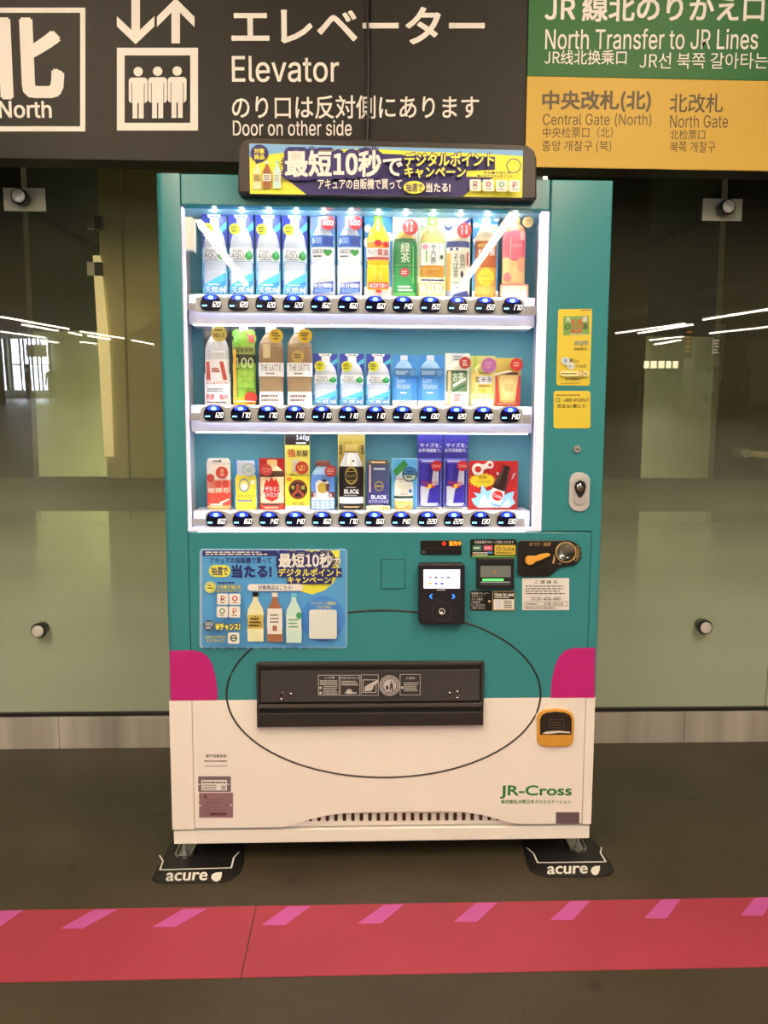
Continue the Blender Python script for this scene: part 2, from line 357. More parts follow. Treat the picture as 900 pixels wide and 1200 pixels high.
# ------------------------------------------------------------------ hall lamps (behind the photographer)
HL = 'ceiling lamps of the hall'
for x, lab in ((-1.62, 'nearer the stairs side'), (1.38, 'nearer the gates side')):
    for k, (y0, y1) in enumerate(((-2.6, -.9), (-4.7, -2.8), (-9.0, -5.75 if x < 0 else -5.3))):
        strip_lamp('ceiling_lamp', (x, y0, 3.2), (x, y1, 3.2), .06, LAMP, 'long white ceiling lamp of the row %s, number %s from the machine' % (lab, ('one', 'two', 'three')[k]), 'lamp', HL, (255, 226, 190))
refl = [((2, 372), (80, 386), .07), ((27, 381), (67, 388), .12), ((1, 389), (53, 396), .07), ((82, 390), (94, 393), .14), ((95, 389), (145, 397), .08), ((104, 394), (128, 398), .14), ((155, 399), (187, 405), .09),
        ((48, 399), (68, 402), .12), ((95, 401), (113, 403), .12), ((722, 391), (802, 380), .08), ((749, 391), (810, 381), .13), ((825, 375), (915, 361), .08), ((832, 391), (915, 382), .09), ((762, 399), (800, 395), .12), ((768, 404), (796, 399), .15)]
for k, (a, b, wd) in enumerate(refl):
    strip_lamp('ceiling_lamp', MIR(*a, z=2.95), MIR(*b, z=2.95), wd, 45, 'thin white ceiling lamp far down the hall, reflected in the glass', 'lamp', 'far ceiling lamps of the hall')

# the far end of the hall, seen only as a reflection in the panes
YW = -40.0
def far_box(px0, py0, px1, py1, y, th, mm):
    a = MIR(px0, py1, y=y); b = MIR(px1, py0, y=y); m = M(); m.box(min(a.x, b.x), max(a.x, b.x), y-th, y, min(a.z, b.z), max(a.z, b.z), mm); return m
DAY = mat((226, 236, 250), 'n', emit=24.0)
n_ = 5
for px0, px1 in ((-30, -16), (-10, 4), (17, 26), (28, 35.5), (38, 46), (48, 56)):
    n_ += 1; o = st(far_box(px0, 397, px1, 457, YW+.3, .05, DAY), 'window_%d' % n_)
    a = MIR(px0, 457, y=YW+.3); b = MIR(px1, 397, y=YW+.3); m = M(); m.box(a.x-.08, a.x, YW+.2, YW+.4, a.z, b.z, BLACK); m.box(b.x, b.x+.08, YW+.2, YW+.4, a.z, b.z, BLACK); m.box(a.x, b.x, YW+.26, YW+.36, (a.z+b.z)/2-.03, (a.z+b.z)/2+.03, BLACK); m.build('window_frame', o)
m = M(); a = MIR(190, 440, y=YW); m.box(-22, a.x, YW-.2, YW, 0, 3.45, K(120, 108, 84, rough=.8, noise=.2)); st(m, 'wall_left')
m = M(); a = MIR(700, 440, y=YW); m.box(a.x, 22, YW-.2, YW, 0, 3.45, K(130, 116, 88, rough=.8, noise=.2)); st(m, 'wall_right')
a = MIR(812, 440, y=-27); b = MIR(846, 440, y=-27); m = M(); m.box(a.x, b.x, -28, -27, 0, 3.45, K(196, 184, 140, rough=.7)); st(m, 'trim_10')
a = MIR(-10, 440, y=-30); b = MIR(16, 440, y=-30); m = M(); m.box(a.x-.2, a.x+.3, -30.5, -30, 0, 3.45, DARKB); st(m, 'trim_11')
for k, (px0, px1) in enumerate(((755, 761), (763, 770), (772, 779), (781, 787), (789, 795))):
    o = far_box(px0, 423, px1, 431.5, -38, .08, mat((255, 240, 200), 'n', emit=12)).build('menu_panel'); tag(o, 'small lit menu panel over a far shop counter, %s of five' % ('first', 'second', 'third', 'fourth', 'last')[k], 'sign', 'lit menu panels of the far shop')
a = MIR(750, 433, y=-37.9); b = MIR(800, 433, y=-37.9); m = M(); m.box(a.x, b.x, -38.6, -38, 0, 1.0, K(190, 180, 140, rough=.5)); m.box(a.x-.2, b.x+.2, -38.7, -37.8, 1.0, 1.06, DARKB); tag(m.build('shop_counter'), 'pale shop counter far down the hall under the lit menu panels', 'counter')
for k, (px0, py0, px1, py1, nm) in enumerate(((801, 386, 813, 418, 'orange lettered train board on the near side of the pale pillar'), (832, 396, 845, 416, 'white lettered train board on the far side of the pale pillar'))):
    o = far_box(px0, py0, px1, py1, -26.5, .15, BLACK).build('departure_board'); tag(o, nm, 'departure board')
    a = MIR(px0, py1, y=-26.49); b = MIR(px1, py0, y=-26.49); m = M()
    for q in range(5): m.box(a.x+.06, b.x-.06-.05*(q % 2), -26.495, -26.49, b.z-.13-(b.z-a.z)*q/5.6, b.z-.07-(b.z-a.z)*q/5.6, mat((255, 140, 60) if k == 0 else (255, 230, 220), 'n', emit=3))
    m.build('board_rows', o)
o = far_box(31, 404, 52, 418, -30, .2, K(190, 180, 150, rough=.5)).build('hanging_sign'); tag(o, 'grey hanging sign far down the hall before the daylight windows', 'sign')
# people standing far down the hall
def person(px, y, hgt, top, legs, hair, pose, label):
    p = MIR(px, 445, y=y); root = empty('person', (p.x, y, 0), label, 'person'); k = hgt/1.7
    J = [((0, 0, .92), .13), ((0, .01, 1.12), .125), ((0, 0, 1.32), .14), ((0, -.01, 1.43), .075), ((0, -.01, 1.50), .055), ((0, 0, 1.60), .095), ((0, 0, 1.68), .07)]
    E_ = [(i, i+1) for i in range(6)]
    for sx in (-1, 1):
        b = len(J); f = pose*sx
        J += [((.17*sx, 0, 1.37), .062), ((.23*sx, .03+.06*f, 1.12), .046), ((.24*sx, -.06+.10*f, .90), .036), ((.24*sx, -.09+.11*f, .80), .03)]; E_ += [(2, b), (b, b+1), (b+1, b+2), (b+2, b+3)]
        b = len(J); J += [((.09*sx, 0, .84), .10), ((.10*sx, -.02-.10*f, .48), .068), ((.10*sx, .03-.16*f, .09), .045), ((.11*sx, -.10-.16*f, .04), .04)]; E_ += [(0, b), (b, b+1), (b+1, b+2), (b+2, b+3)]
    me = bpy.data.meshes.new('body'); me.from_pydata([Vector(j)*k for j, _ in J], E_, []); me.materials.append(top); o = bpy.data.objects.new('body', me); C.objects.link(o); o.parent = root
    sk = o.modifiers.new('skin', 'SKIN'); o.modifiers.new('sub', 'SUBSURF').levels = 1
    for v, (_, r) in zip(me.skin_vertices[0].data, J): v.radius = (r*k, r*k)
    me.skin_vertices[0].data[0].use_root = True
    m = M(); c = root.location; m.turn((c.x, c.y, 0), [(.50*k, .118), (.72*k, .135), (.98*k, .155), (1.0*k, .15)], legs, axis='z', n=16, sq=.8); m.build('lower_clothes', root, smooth=True)
    m = M(); m.turn((c.x, c.y+.012, 0), [(1.57*k, .085), (1.62*k, .108), (1.69*k, .102), (1.745*k, .06), (1.76*k, .02)], hair, axis='z', n=16); m.build('hair', root, smooth=True)
    root.rotation_euler.z = pose*2.1
    return root
SH = [K(60, 54, 48), K(170, 160, 140), K(84, 74, 60), K(40, 36, 34)]; HAIR = K(30, 24, 20)
person(33, -34, 1.72, SH[1], SH[0], HAIR, .4, 'person in a pale shirt standing before the daylight windows'); person(60, -33, 1.70, SH[3], SH[3], HAIR, -.3, 'person in black clothes standing by the hanging sign'); person(94, -31, 1.66, SH[0], SH[3], HAIR, .8, 'person in grey clothes walking along the far hall')
person(757, -30, 1.66, SH[2], SH[0], HAIR, .5, 'person in brown clothes near the far shop counter'); person(789, -29, 1.70, SH[1], SH[3], HAIR, -.6, 'person in a pale shirt and dark trousers before the shop counter'); person(829, -24, 1.68, SH[1], SH[0], HAIR, .3, 'person in a light top standing by the pale pillar'); person(838, -25, 1.72, SH[3], SH[3], HAIR, -.4, 'person in dark clothes standing close to the pale pillar')
person(855, -22, 1.74, SH[3], SH[0], HAIR, .2, 'person in black clothes nearest the glass on the pillar side'); person(876, -21, 1.70, SH[2], SH[0], HAIR, -.5, 'person in a brown jacket at the edge of the far hall')

# ------------------------------------------------------------------ overhead sign
YS = .50
def edge(px, y_at0, y_at900): return px, y_at0+(y_at900-y_at0)*px/900
zs0 = P(450, 193, YS)[1]
sg = FACE(YS)
xa, xm, xg, xe = P(-260, 100, YS)[0], P(433, 100, YS)[0], P(617, 100, YS)[0], P(1080, 100, YS)[0]
sign = empty('overhead_sign', ((xa+xg)/2, YS, zs0), 'wide charcoal overhead sign with white lift pictogram and arrows', 'sign')
for a, b in ((xa, xm-.0015), (xm+.0015, xg-.001)):
    m = M(); m.box(a, b, YS, YS+.085, zs0, zs0+.62, SIGNDARK); m.build('sign_panel', sign, bevel=.002)
m = M(sg, YS)
W_ = SIGNWHITE
m.frame(-60, 9, 100, 154, 6, W_); m.text('北', -28, 24, 71, 113, W_, bold=.05); m.text('North', -1, 119, 60, 138, W_, bold=.022)
m.build('place_lettering', sign)
m = M(sg, YS)
m.rect(154, -40, 164, 44, W_); m.poly([(137, 19), (137, 31), (159, 52), (181, 31), (181, 19), (159, 40)], W_)
m.rect(201, 8, 211, 51, W_); m.poly([(184, 32), (184, 20), (206, -2), (228, 20), (228, 32), (206, 10)], W_)
m.build('arrows', sign)
m = M(sg, YS)
m.frame(137, 56, 232, 153, 9, W_)
for x in (162, 185, 208):
    m.oval(x, 84, 5.5, 5.5, W_); m.poly(rrect(x-11, 91, x+11, 121, 4), W_); m.rect(x-6.5, 110, x-.8, 139, W_); m.rect(x+.8, 110, x+6.5, 139, W_)
    m.rect(x-7.6, 98, x-6.9, 121, SIGNDARK); m.rect(x+6.9, 98, x+7.6, 121, SIGNDARK)
m.build('lift_pictogram', sign)
m = M(sg, YS)
m.text('エレベーター', 272, 9, 567, 51, W_, bold=.03); m.text('Elevator', 272, 66, 397, 96, W_, bold=.01)
m.build('lettering', sign); m = M(sg, YS)
m.text('のり口は反対側にあります', 272, 112, 561, 139, W_, bold=.018); m.text('Door on other side', 273, 141, 412, 159, W_, bold=.008)
m.build('lettering', sign)
s2 = empty('overhead_sign', ((xg+xe)/2, YS, zs0), 'green and yellow overhead sign pointing to train lines and gates', 'sign')
zgy = P(617, 89, YS)[1]
m = M(); m.box(xg+.001, xe, YS+.004, YS+.085, zs0, zs0+.62, SIGNDARK); m.build('sign_body', s2)
m = M(); m.box(xg+.001, xe, YS-.001, YS+.004, zs0, zgy, K(206, 156, 60, rough=.5, spec=.3)); m.build('yellow_panel', s2, bevel=.002)
m = M(); m.box(xg+.001, xe, YS-.001, YS+.004, zgy, zs0+.62, K(48, 98, 46, rough=.5, spec=.3)); m.build('green_panel', s2, bevel=.002)
m = M(sg, YS-.001); G_ = W_; Y_ = K(84, 62, 34, rough=.5)
m.text('JR 線北のりかえ口', 639, -5, 895, 25, G_, bold=.013); m.text('North Transfer to JR Lines', 639, 34, 888, 58, G_, bold=.008); m.text('JR线北换乘口', 638, 59, 734, 76, G_, bold=.004); m.text('JR선 북쪽 갈아타는 곳', 749, 62, 921, 81, G_, bold=.0)
m.build('green_lettering', s2)
m = M(sg, YS-.001)
m.text('中央改札(北)', 636, 107, 762, 131, Y_, bold=.018); m.text('Central Gate (North)', 636, 133, 763, 149, Y_, bold=.0); m.text('中央检票口（北）', 636, 149, 718, 162, Y_, bold=0); m.text('중앙 개찰구 (북)', 635, 165, 716, 179, Y_, bold=0)
m.build('yellow_lettering', s2); m = M(sg, YS-.001)
m.text('北改札', 785, 110, 847, 132, Y_, bold=.018); m.text('North Gate', 785, 135, 853, 150, Y_, bold=.0); m.text('北检票口', 785, 152, 826, 164, Y_, bold=0); m.text('북쪽 개찰구', 785, 166, 838, 179, Y_, bold=0)
m.build('yellow_lettering', s2)
# bracket that carries the signs and the hanging cable
m = M(); m.box(-6, 6, YS+.09, YS+.12, zs0+.02, 3.45, K(60, 50, 40, rough=.7)); st(m, 'trim_9')
m = M(); x, z = P(430, 165, YS-.02); x2, z2 = P(432, 60, YS-.02); m.tube([(x, YS-.02, z-.03), (x+.003, YS-.02, z+.03), (x2, YS-.016, z2), (x2-.004, YS-.012, 2.45), (x2, YS-.012, 2.7)], .0035, BLACK)
tag(m.build('cable', smooth=True), 'thin black cable hanging down the front of the charcoal overhead sign', 'cable')

# ------------------------------------------------------------------ floor stripe
fs = empty('floor_stripe', (0, -.315, 0), 'wide red stripe on the dark floor with slanted pink dashes', 'stripe')
RED = K(158, 49, 58, rough=.6, noise=.07, nscale=5, bump=.1)
xj = FL(290, 1110)[0]
for a, b in ((-4, xj-.0012), (xj+.0012, 4)):
    m = M(); m.box(a, b, -.4424, -.188, 0, .0015, RED); m.build('red_tape', fs)
PINK = K(186, 76, 126, rough=.6)
for t0, t1, ty, b0, b1, by in ((2, 28, 1067, -34, -4, 1089), (110, 138, 1066, 71, 97, 1089), (215, 243, 1065, 179, 206, 1087), (337, 365, 1062, 307, 334, 1085), (450, 474, 1060, 419, 447, 1083), (558, 583, 1058, 532, 559, 1081), (668, 692, 1056, 645, 671, 1079), (775, 798, 1054, 755, 781, 1077), (884, 908, 1052, 868, 894, 1074)):
    m = M(); m.slab([FL(t0, ty+1), FL(t1, ty+.5), FL(b1, by), FL(b0, by)], .0015, .0022, PINK); m.build('pink_dash', fs)

# ------------------------------------------------------------------ VENDING MACHINE
Wd = 1.161/2; HT = 1.836; ZB = .06
VM = empty('vending_machine', (0, .36, 0), 'tall teal and white drinks vending machine with lit window', 'vending machine')
# body
z_sp = P(450, 819, 0)[1]; z_lo = P(450, 967, 0)[1]; z_base1 = P(450, 969.5, 0)[1]
m = M(); m.box(-Wd, Wd, .17, .72, z_sp, HT-.004, TEAL); m.box(-Wd, Wd, .17, .72, ZB, z_sp, WHITE)
m.box(-Wd, Wd, .03, .17, z_sp, P(450, 624, 0)[1], TEAL); m.box(-Wd, Wd, .03, .17, ZB+.02, z_sp, WHITE); m.box(-Wd, Wd, .03, .17, P(450, 236, 0)[1], HT-.004, TEAL)
xwl, xwr = P(211, 430, 0)[0], P(640, 430, 0)[0]
m.box(-Wd, xwl-.012, .03, .17, P(450, 624, 0)[1], P(450, 236, 0)[1], TEAL); m.box(xwr+.012, Wd, .03, .17, P(450, 624, 0)[1], P(450, 236, 0)[1], TEAL)
m.build('cabinet', VM, bevel=.004)
# door front pieces
zt_w, zb_w = P(420, 243, 0)[1], P(420, 621.5, 0)[1]
x_l = P(213, 300, 0)[0]; x_r = P(690, 720, 0)[0]; z622 = P(420, 623.5, 0)[1]; g = .0009
D0, D1 = 0.0, .034
m = M(); m.slab([(x_l-g, D1), (x_l-g, D0)]+[(-Wd+.016-.016*math.sin(pi/2*k/8), D0+.016-.016*math.cos(pi/2*k/8)) for k in range(9)]+[(-Wd, D1)], z_sp, HT, TEAL); m.build('door_stile', VM, smooth=True)
m = M(); m.box(-Wd, x_l-g, D0, D1, z_base1, z_sp, WHITE); m.build('lower_stile', VM, bevel=.0015)
m = M(); m.box(x_l+g, xwr-g, D0, D1, zt_w, HT, TEAL); m.build('door_header', VM, bevel=.003)
m = M(); m.prism([(xwr+g, z622+g), (x_r, z622+g), (x_r, z_sp), (Wd, z_sp), (Wd, HT), (xwr+g, HT)], D0, D1, TEAL); m.build('door_stile', VM, bevel=.004, seg=3)
m = M(); m.box(x_r+g, Wd, D0, D1, z_base1, z_sp, WHITE); m.build('lower_stile', VM, bevel=.0015)
m = M(); m.box(x_l+g, x_r-g, D0-.001, D1, z_sp, z622-g, TEAL); m.build('lower_panel', VM, bevel=.0015)
# white kick panel with the raised lower edge
wave = [(226, 971), (330, 969.5), (345, 967), (360, 961), (385, 955.5), (405, 953), (430, 952), (520, 951), (545, 952), (565, 955), (585, 960.5), (598, 964.5), (610, 966), (689, 964.8)]
wp = [P(a, b, 0) for a, b in wave]; wp[0] = (x_l+g, wp[0][1]); wp[-1] = (x_r-g, wp[-1][1])
m = M(); m.prism(wp+[(x_r-g, z_sp), (x_l+g, z_sp)], D0-.001, .02, WHITE); m.build('kick_panel', VM, bevel=.0012)
m = M(FACE(.012), .012); m.box(P(328, 960, .012)[0], P(606, 960, .012)[0], .012, .028, z_base1, P(450, 949, .012)[1], WHITE)
for k in range(27):
    a = 334+k*9.95; b = 956.4-.011*(a-450)
    m.poly(rrect(a-2.1, b-4.6, a+2.1, b+4.8, 2, 3), mat((58, 30, 22), 'r', rough=.8))
m.build('vent_grille', VM)
m = M(); m.box(-Wd+.002, Wd-.002, .006, .72, ZB, P(450, 972, 0)[1], WHITE); m.build('plinth', VM, bevel=.002)
# magenta corners
m = M(FACE(-.001), -.001)
m.poly([(198.8, 762.5), (226, 762), (236, 764), (244, 770), (249, 779), (252.5, 792), (254.5, 806), (255, 820.5), (200.3, 821)], MAGENTA); o = m.build('corner_patch', VM); part(o, 'magenta corner patch beside the grey panes on the lever side')
m = M(FACE(-.001), -.001)
m.poly([(697.6, 759), (672, 759.3), (663, 762), (655.5, 769), (650.5, 780), (647, 795), (645.7, 807), (645.3, 818), (696.5, 817.6)], MAGENTA); o = m.build('corner_patch', VM); part(o, 'magenta corner patch above the orange coin return')
# painted oval
m = M(); c = [(449.5+184*math.cos(2*pi*k/90), 813+98*math.sin(2*pi*k/90)) for k in range(90)]
m.tube([(P(a, b, -.001)[0], -.0011, P(a, b, -.001)[1]) for a, b in c], .0026, INK, n=6, closed=True); m.build('oval_line', VM)

# topper banner
yb = -.035
m = M(); hp = [(279, 226), (279.5, 178), (282, 170), (288, 163), (296, 160), (450, 163.5), (606, 168), (618, 170), (626, 176), (629, 186), (629, 233.5)]
m.prism([P(a, b, yb) for a, b in hp], yb, .10, K(40, 30, 24, rough=.4)); m.build('banner_housing', VM, bevel=.004)
FB = FACE(yb-.001)
NAVY = K(44, 32, 84, rough=.45); YEL = K(236, 208, 56, rough=.45); SKY = K(118, 158, 190, rough=.45); BW = K(238, 222, 208, rough=.45)
m = M(FB, yb); m.poly([(292, 168), (613, 176), (612, 231.5), (293, 227)], YEL)
m.poly([(292.2, 168.2), (613, 176), (613, 183), (560, 179.5), (500, 178), (440, 174.5), (380, 175), (330, 179), (292.2, 184)], SKY)
m.poly([(331, 206), (334, 200), (475, 205), (580, 208), (558, 216), (543, 230.3), (359, 228)], NAVY); m.poly([(333, 188), (336, 176.5), (472, 181), (472, 206), (333, 206)], NAVY); m.poly([(472, 182), (580, 184), (580, 199), (547, 200), (546, 210), (472, 209)], NAVY)
m.oval(304, 180, 10.5, 10.5, NAVY); m.text('対象', 298, 174, 310, 180, YEL, bold=.03); m.text('商品', 298, 181, 310, 187, YEL, bold=.03)
def mini_bottle(m, cx, b0, b1, w, body, cap, lab, ink=INK):
    h = b1-b0
    m.poly([(cx-w*.3, b0+h*.08), (cx+w*.3, b0+h*.08), (cx+w*.32, b0+h*.16), (cx+w*.9, b0+h*.34), (cx+w, b0+h*.45), (cx+w*.92, b0+h*.62), (cx+w, b0+h*.75), (cx+w*.95, b1), (cx-w*.95, b1), (cx-w, b0+h*.75), (cx-w*.92, b0+h*.62), (cx-w, b0+h*.45), (cx-w*.9, b0+h*.34), (cx-w*.32, b0+h*.16)], body)
    m.rect(cx-w*.36, b0, cx+w*.36, b0+h*.09, cap); m.rect(cx-w*.95, b0+h*.46, cx+w*.95, b0+h*.74, lab); m.bars(cx-w*.7, b0+h*.52, cx+w*.7, 3, h*.07, h*.03, ink)
mini_bottle(m, 301.5, 189, 222, 4.6, K(232, 214, 150), BLACK, K(206, 172, 92)); mini_bottle(m, 313, 190, 221, 5, K(160, 90, 50), BW, K(232, 214, 190)); mini_bottle(m, 325, 189.5, 221.5, 4.6, K(196, 208, 206), K(130, 190, 200), BW, K(70, 150, 90))
m.text('最短10秒', 335, 178.5, 446, 207.5, BW, bold=.02, out=NAVY, ow=.09); m.text('で', 449, 187, 471, 207, BW, bold=.03, out=NAVY, ow=.08)
m.text('デジタルポイント', 474, 180.5, 578, 196, YEL, bold=.035, out=NAVY, ow=.13); m.text('キャンペーン', 474, 197, 545, 209.5, YEL, bold=.035, out=NAVY, ow=.14)
m.text('アキュアの自販機で買って', 373, 211, 470.5, 223, BW, bold=.025); m.oval(485, 221, 12.5, 7.5, YEL); m.text('抽選で', 475.5, 216.5, 495, 226, NAVY, bold=.03); m.text('当たる!', 499, 216, 527, 226.5, BW, bold=.04)
m.ring(601, 196, 8.6, 8.6, 1, NAVY); m.text('その場で当たる!', 566, 202.5, 598, 206, NAVY, bold=.03, out=YEL, ow=.09); m.text('選べるデジタルポイント', 558, 206.5, 599, 210, NAVY, bold=.03, out=YEL, ow=.09)
for k, (a, t, cc) in enumerate(((549.6, 'R', K(150, 40, 70)), (564.6, 'd', K(190, 40, 50)), (580, 'o', K(40, 140, 90)), (595, 'P', K(190, 50, 70)))):
    m.poly(rrect(a, 212+k*.4, a+13.3, 225.5+k*.4, 1.5), BW)
    if t in 'do': m.ring(a+6.6, 217.5+k*.4, 3, 3, 1.2, cc, n=16)
    else: m.text(t, a+4.4, 214.3+k*.4, a+9, 220.8+k*.4, cc, bold=.01)
    m.bars(a+3.5, 222.4+k*.4, a+10, 1, 1, .8, INK)
m.bars(296, 224.3, 316, 1, 1, .7, INK); m.build('banner_poster', VM)

# recessed product case ------------------------------------------------
BACK = Q(98, 166, 178, rough=.5); CW = Q(232, 226, 240, rough=.5)
YB = .155
xl_i = xwl; xr_i = xwr-.001
case = M(); case.box(xl_i-.012, xr_i+.012, YB, YB+.01, zb_w-.02, zt_w+.01, BACK); case.build('case_back', VM)
m = M(); m.box(xl_i-.012, xr_i+.012, .034, YB, zt_w, zt_w+.008, Q(150, 200, 220)); m.build('case_ceiling', VM)
m = M(); m.box(xl_i-.010, xl_i, .0345, YB, zb_w, zt_w, CW); m.build('case_side', VM); m = M(); m.box(xr_i, xr_i+.010, .0345, YB, zb_w, zt_w, CW); m.build('case_side', VM)
fr_l, fr_r = P(219, 430, .012)[0], P(629, 430, .012)[0]
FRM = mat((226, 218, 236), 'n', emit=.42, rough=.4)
m = M(); m.box(xl_i, fr_l, .006, .03, zb_w, zt_w-.002, FRM); m.box(fr_r, xr_i, .002, .03, zb_w, zt_w-.002, FRM); m.box(xl_i, xr_i, .003, .03, zb_w-.003, zb_w+.006, FRM)
m.build('window_frame', VM, bevel=.0015)
m = M(); m.box(fr_l-.003, fr_r+.003, .0125, .0155, zb_w+.004, zt_w-.001, ACRYL); m.build('window_pane', VM)
x0, z0 = P(217, 292, -.012); x1, z1 = P(227, 254, -.012); m = M(); m.box(x0, x1-.004, -.012, .012, z0, z1, K(226, 206, 184)); m.box(x1-.004, x1, -.008, .012, z0-.004, z1-.003, K(244, 236, 232)); m.build('window_catch', VM, bevel=.001)

LEDW = mat((236, 240, 255), 'n', emit=LEDS)
for k in range(12):
    x, z = P(251+k*32.1, 245, .045)
    m = M(); m.turn((x, .045, zt_w-.004), [(0, .004), (.003, .0065), (.004, .0065)], mat((236, 246, 255), 'n', emit=135), axis='z', n=14); m.build('led_lamp', VM)

RAIL = K(182, 166, 146, rough=.4); RAIL2 = K(160, 143, 122, rough=.45)
rows = [dict(sh=349.5, top=347.5, bot=367.5, x0=230.5, x1=613, band=381, bl=212, br=628, b0=247.5, db=32.05, by=358, p=[120]*4+[160]*3+[140, 150, 160, 150, 170], tilt=.0052),
        dict(sh=476, top=476, bot=496, x0=233.5, x1=614.5, band=507, bl=214, br=625, b0=251, db=31.5, by=485.5, p=[120, 170, 170, 170, 110, 110, 110, 130, 130, 120, 140, 140], tilt=.0042),
        dict(sh=597, top=599.5, bot=619, x0=236.5, x1=610, band=622, bl=217, br=620, b0=253.5, db=30.9, by=608.5, p=[160, 160, 140, 140, 160, 170, 160, 140, 220, 220, 130, 130], tilt=.001)]
YP = .085; YR = .022; SEG7 = {'0': 'abcdef', '1': 'bc', '2': 'abged', '3': 'abgcd', '4': 'fgbc', '5': 'afgcd', '6': 'afgecd', '7': 'abc'}
for r in rows:
    t = r['tilt']; zsh = P(430, r['sh'], YP)[1]; r['z'] = zsh
    zb = max(P(430, r['band'], .05)[1], zb_w)
    m = M(); m.box(fr_l, fr_r, .05, YB, zb, zsh, CW); m.build('shelf', VM, bevel=.001)
    m = M(); m.box(fr_l+.01, fr_r-.01, .056, .070, zb-.003, zb, LEDW); m.box(fr_l+.02, fr_r-.02, .040, .0495, zsh-.016, zsh-.003, mat((236, 240, 255), 'n', emit=LEDS*1.7)); m.build('light_strip', VM)
    # price rail with a hump over every button
    zt = P(430, r['top']+2.2, YR)[1]; zo = P(430, r['bot'], YR)[1]; pp = [(P(r['x0'], 430, YR)[0], zo), (P(r['x1'], 430, YR)[0], zo)]
    cx = [P(r['b0']+k*r['db'], r['by'], YR)[0] for k in range(12)]
    pp.append((pp[1][0], zt-.004)); pp.append((pp[1][0]-.004, zt))
    for c in reversed(cx):
        pp += [(c+dx, zt+dz) for dx, dz in ((.032, 0), (.026, .002), (.018, .0052), (.008, .0068), (0, .0072), (-.008, .0068), (-.018, .0052), (-.026, .002), (-.032, 0))]
    pp.append((pp[0][0]+.004, zt)); pp.append((pp[0][0], zt-.004))
    m = M(); m.prism(pp, YR, .038, RAIL)
    za = zo+(zt-zo)*.25; zc = zo+(zt-zo)*.72
    m.box(P(r['bl'], 430, YR)[0], pp[0][0], YR+.008, .036, za-.004, zc-.004, RAIL2); m.box(pp[1][0], P(r['br'], 430, YR)[0], YR+.008, .036, zo+.001, zc-.003, RAIL2)
    m.build('price_rail', VM, bevel=.0012)
    r['cx'] = cx
    DOME = K(20, 16, 34, rough=.12); DIG = mat((255, 246, 238), 'n', emit=1.5); BLUE = mat((30, 50, 255), 'n', emit=2.4); CY = mat((130, 225, 255), 'n', emit=2.6)
    zm = (zt+.007+zo)/2
    for k, c in enumerate(cx):
        w, h = .0268, .0203; zc_ = zm+.0012
        out = [(-1, -.35), (-.97, -.62), (-.86, -.84), (-.66, -.94), (-.3, -1), (.3, -1), (.66, -.94), (.86, -.84), (.97, -.62), (1, -.35), (.97, .15), (.86, .5), (.66, .78), (.36, .95), (0, 1), (-.36, .95), (-.66, .78), (-.86, .5), (-.97, .15)]
        m = M(); m.prism([(c+a*w, zc_+b*h) for a, b in out], YR-.006, YR, DOME); bt = m.build('price_button', VM, bevel=.002)
        mp = lambda a, b: (c+a*w, zc_+b*h)
        m = M(mp, YR-.0062); m.poly([(-.62, .62), (-.3, .90), (0, .95), (.3, .90), (.62, .62), (.55, .44), (.25, .32), (-.25, .32), (-.55, .44)], BLUE); m.oval(0, .58, .26, .22, CY, 16); m.build('sale_lamp', bt)
        m = M(mp, YR-.0062)
        for q, ch in enumerate(str(r['p'][k])):
            a0_ = -.10+q*.33; W7, H7, t7 = .20, .58, .055; sk = lambda a, b_: (a0_+a+.16*(b_+.55), -.55+b_)
            for sg_ in SEG7[ch]:
                x0_, y0_, x1_, y1_ = {'a': (0, H7, W7, H7), 'd': (0, 0, W7, 0), 'g': (0, H7/2, W7, H7/2), 'f': (0, H7/2, 0, H7), 'b': (W7, H7/2, W7, H7), 'e': (0, 0, 0, H7/2), 'c': (W7, 0, W7, H7/2)}[sg_]
                m.poly([sk(x0_-t7/2, y0_-t7/1.6), sk(x1_+t7/2, y0_-t7/1.6), sk(x1_+t7/2, y1_+t7/1.6), sk(x0_-t7/2, y1_+t7/1.6)], DIG); m.l -= m.e*.97
        m.rect(-.82, -.52, -.68, -.34, CY); m.rect(-.64, -.52, -.5, -.34, CY); m.rect(-.46, -.52, -.36, -.34, CY); m.build('price_digits', bt)

# ------------------------------------------------------------------ sample drinks
PET = [(0, .82), (.015, .93), (.05, .98), (.12, 1), (.30, .98), (.33, .93), (.36, .98), (.62, 1), (.70, .95), (.78, .80), (.84, .60), (.88, .42), (.90, .38)]
SQ = [(0, .85), (.015, .95), (.05, 1), (.28, 1), (.30, .95), (.32, 1), (.66, 1), (.74, .96), (.80, .82), (.85, .58), (.885, .42), (.90, .40)]
CAN = [(0, .82), (.02, .90), (.05, 1), (.5, 1), (.93, 1), (.96, .93), (.985, .86), (1, .86)]
ALU = [(0, .90), (.02, .98), (.05, 1), (.60, 1), (.66, .97), (.74, .82), (.82, .62), (.87, .52), (.90, .50)]
JAR = [(0, .84), (.02, .95), (.06, 1), (.50, 1), (.58, .97), (.66, .88), (.74, .70), (.80, .58), (.88, .56)]
def interp(pr, t):
    if t <= pr[0][0]: return pr[0][1]
    for (a, ra), (b, rb) in zip(pr, pr[1:]):
        if t <= b: return ra+(rb-ra)*(t-a)/(b-a)
    return pr[-1][1]
SG = ['drinks on the top shelf', 'drinks on the middle shelf', 'drinks on the bottom shelf']
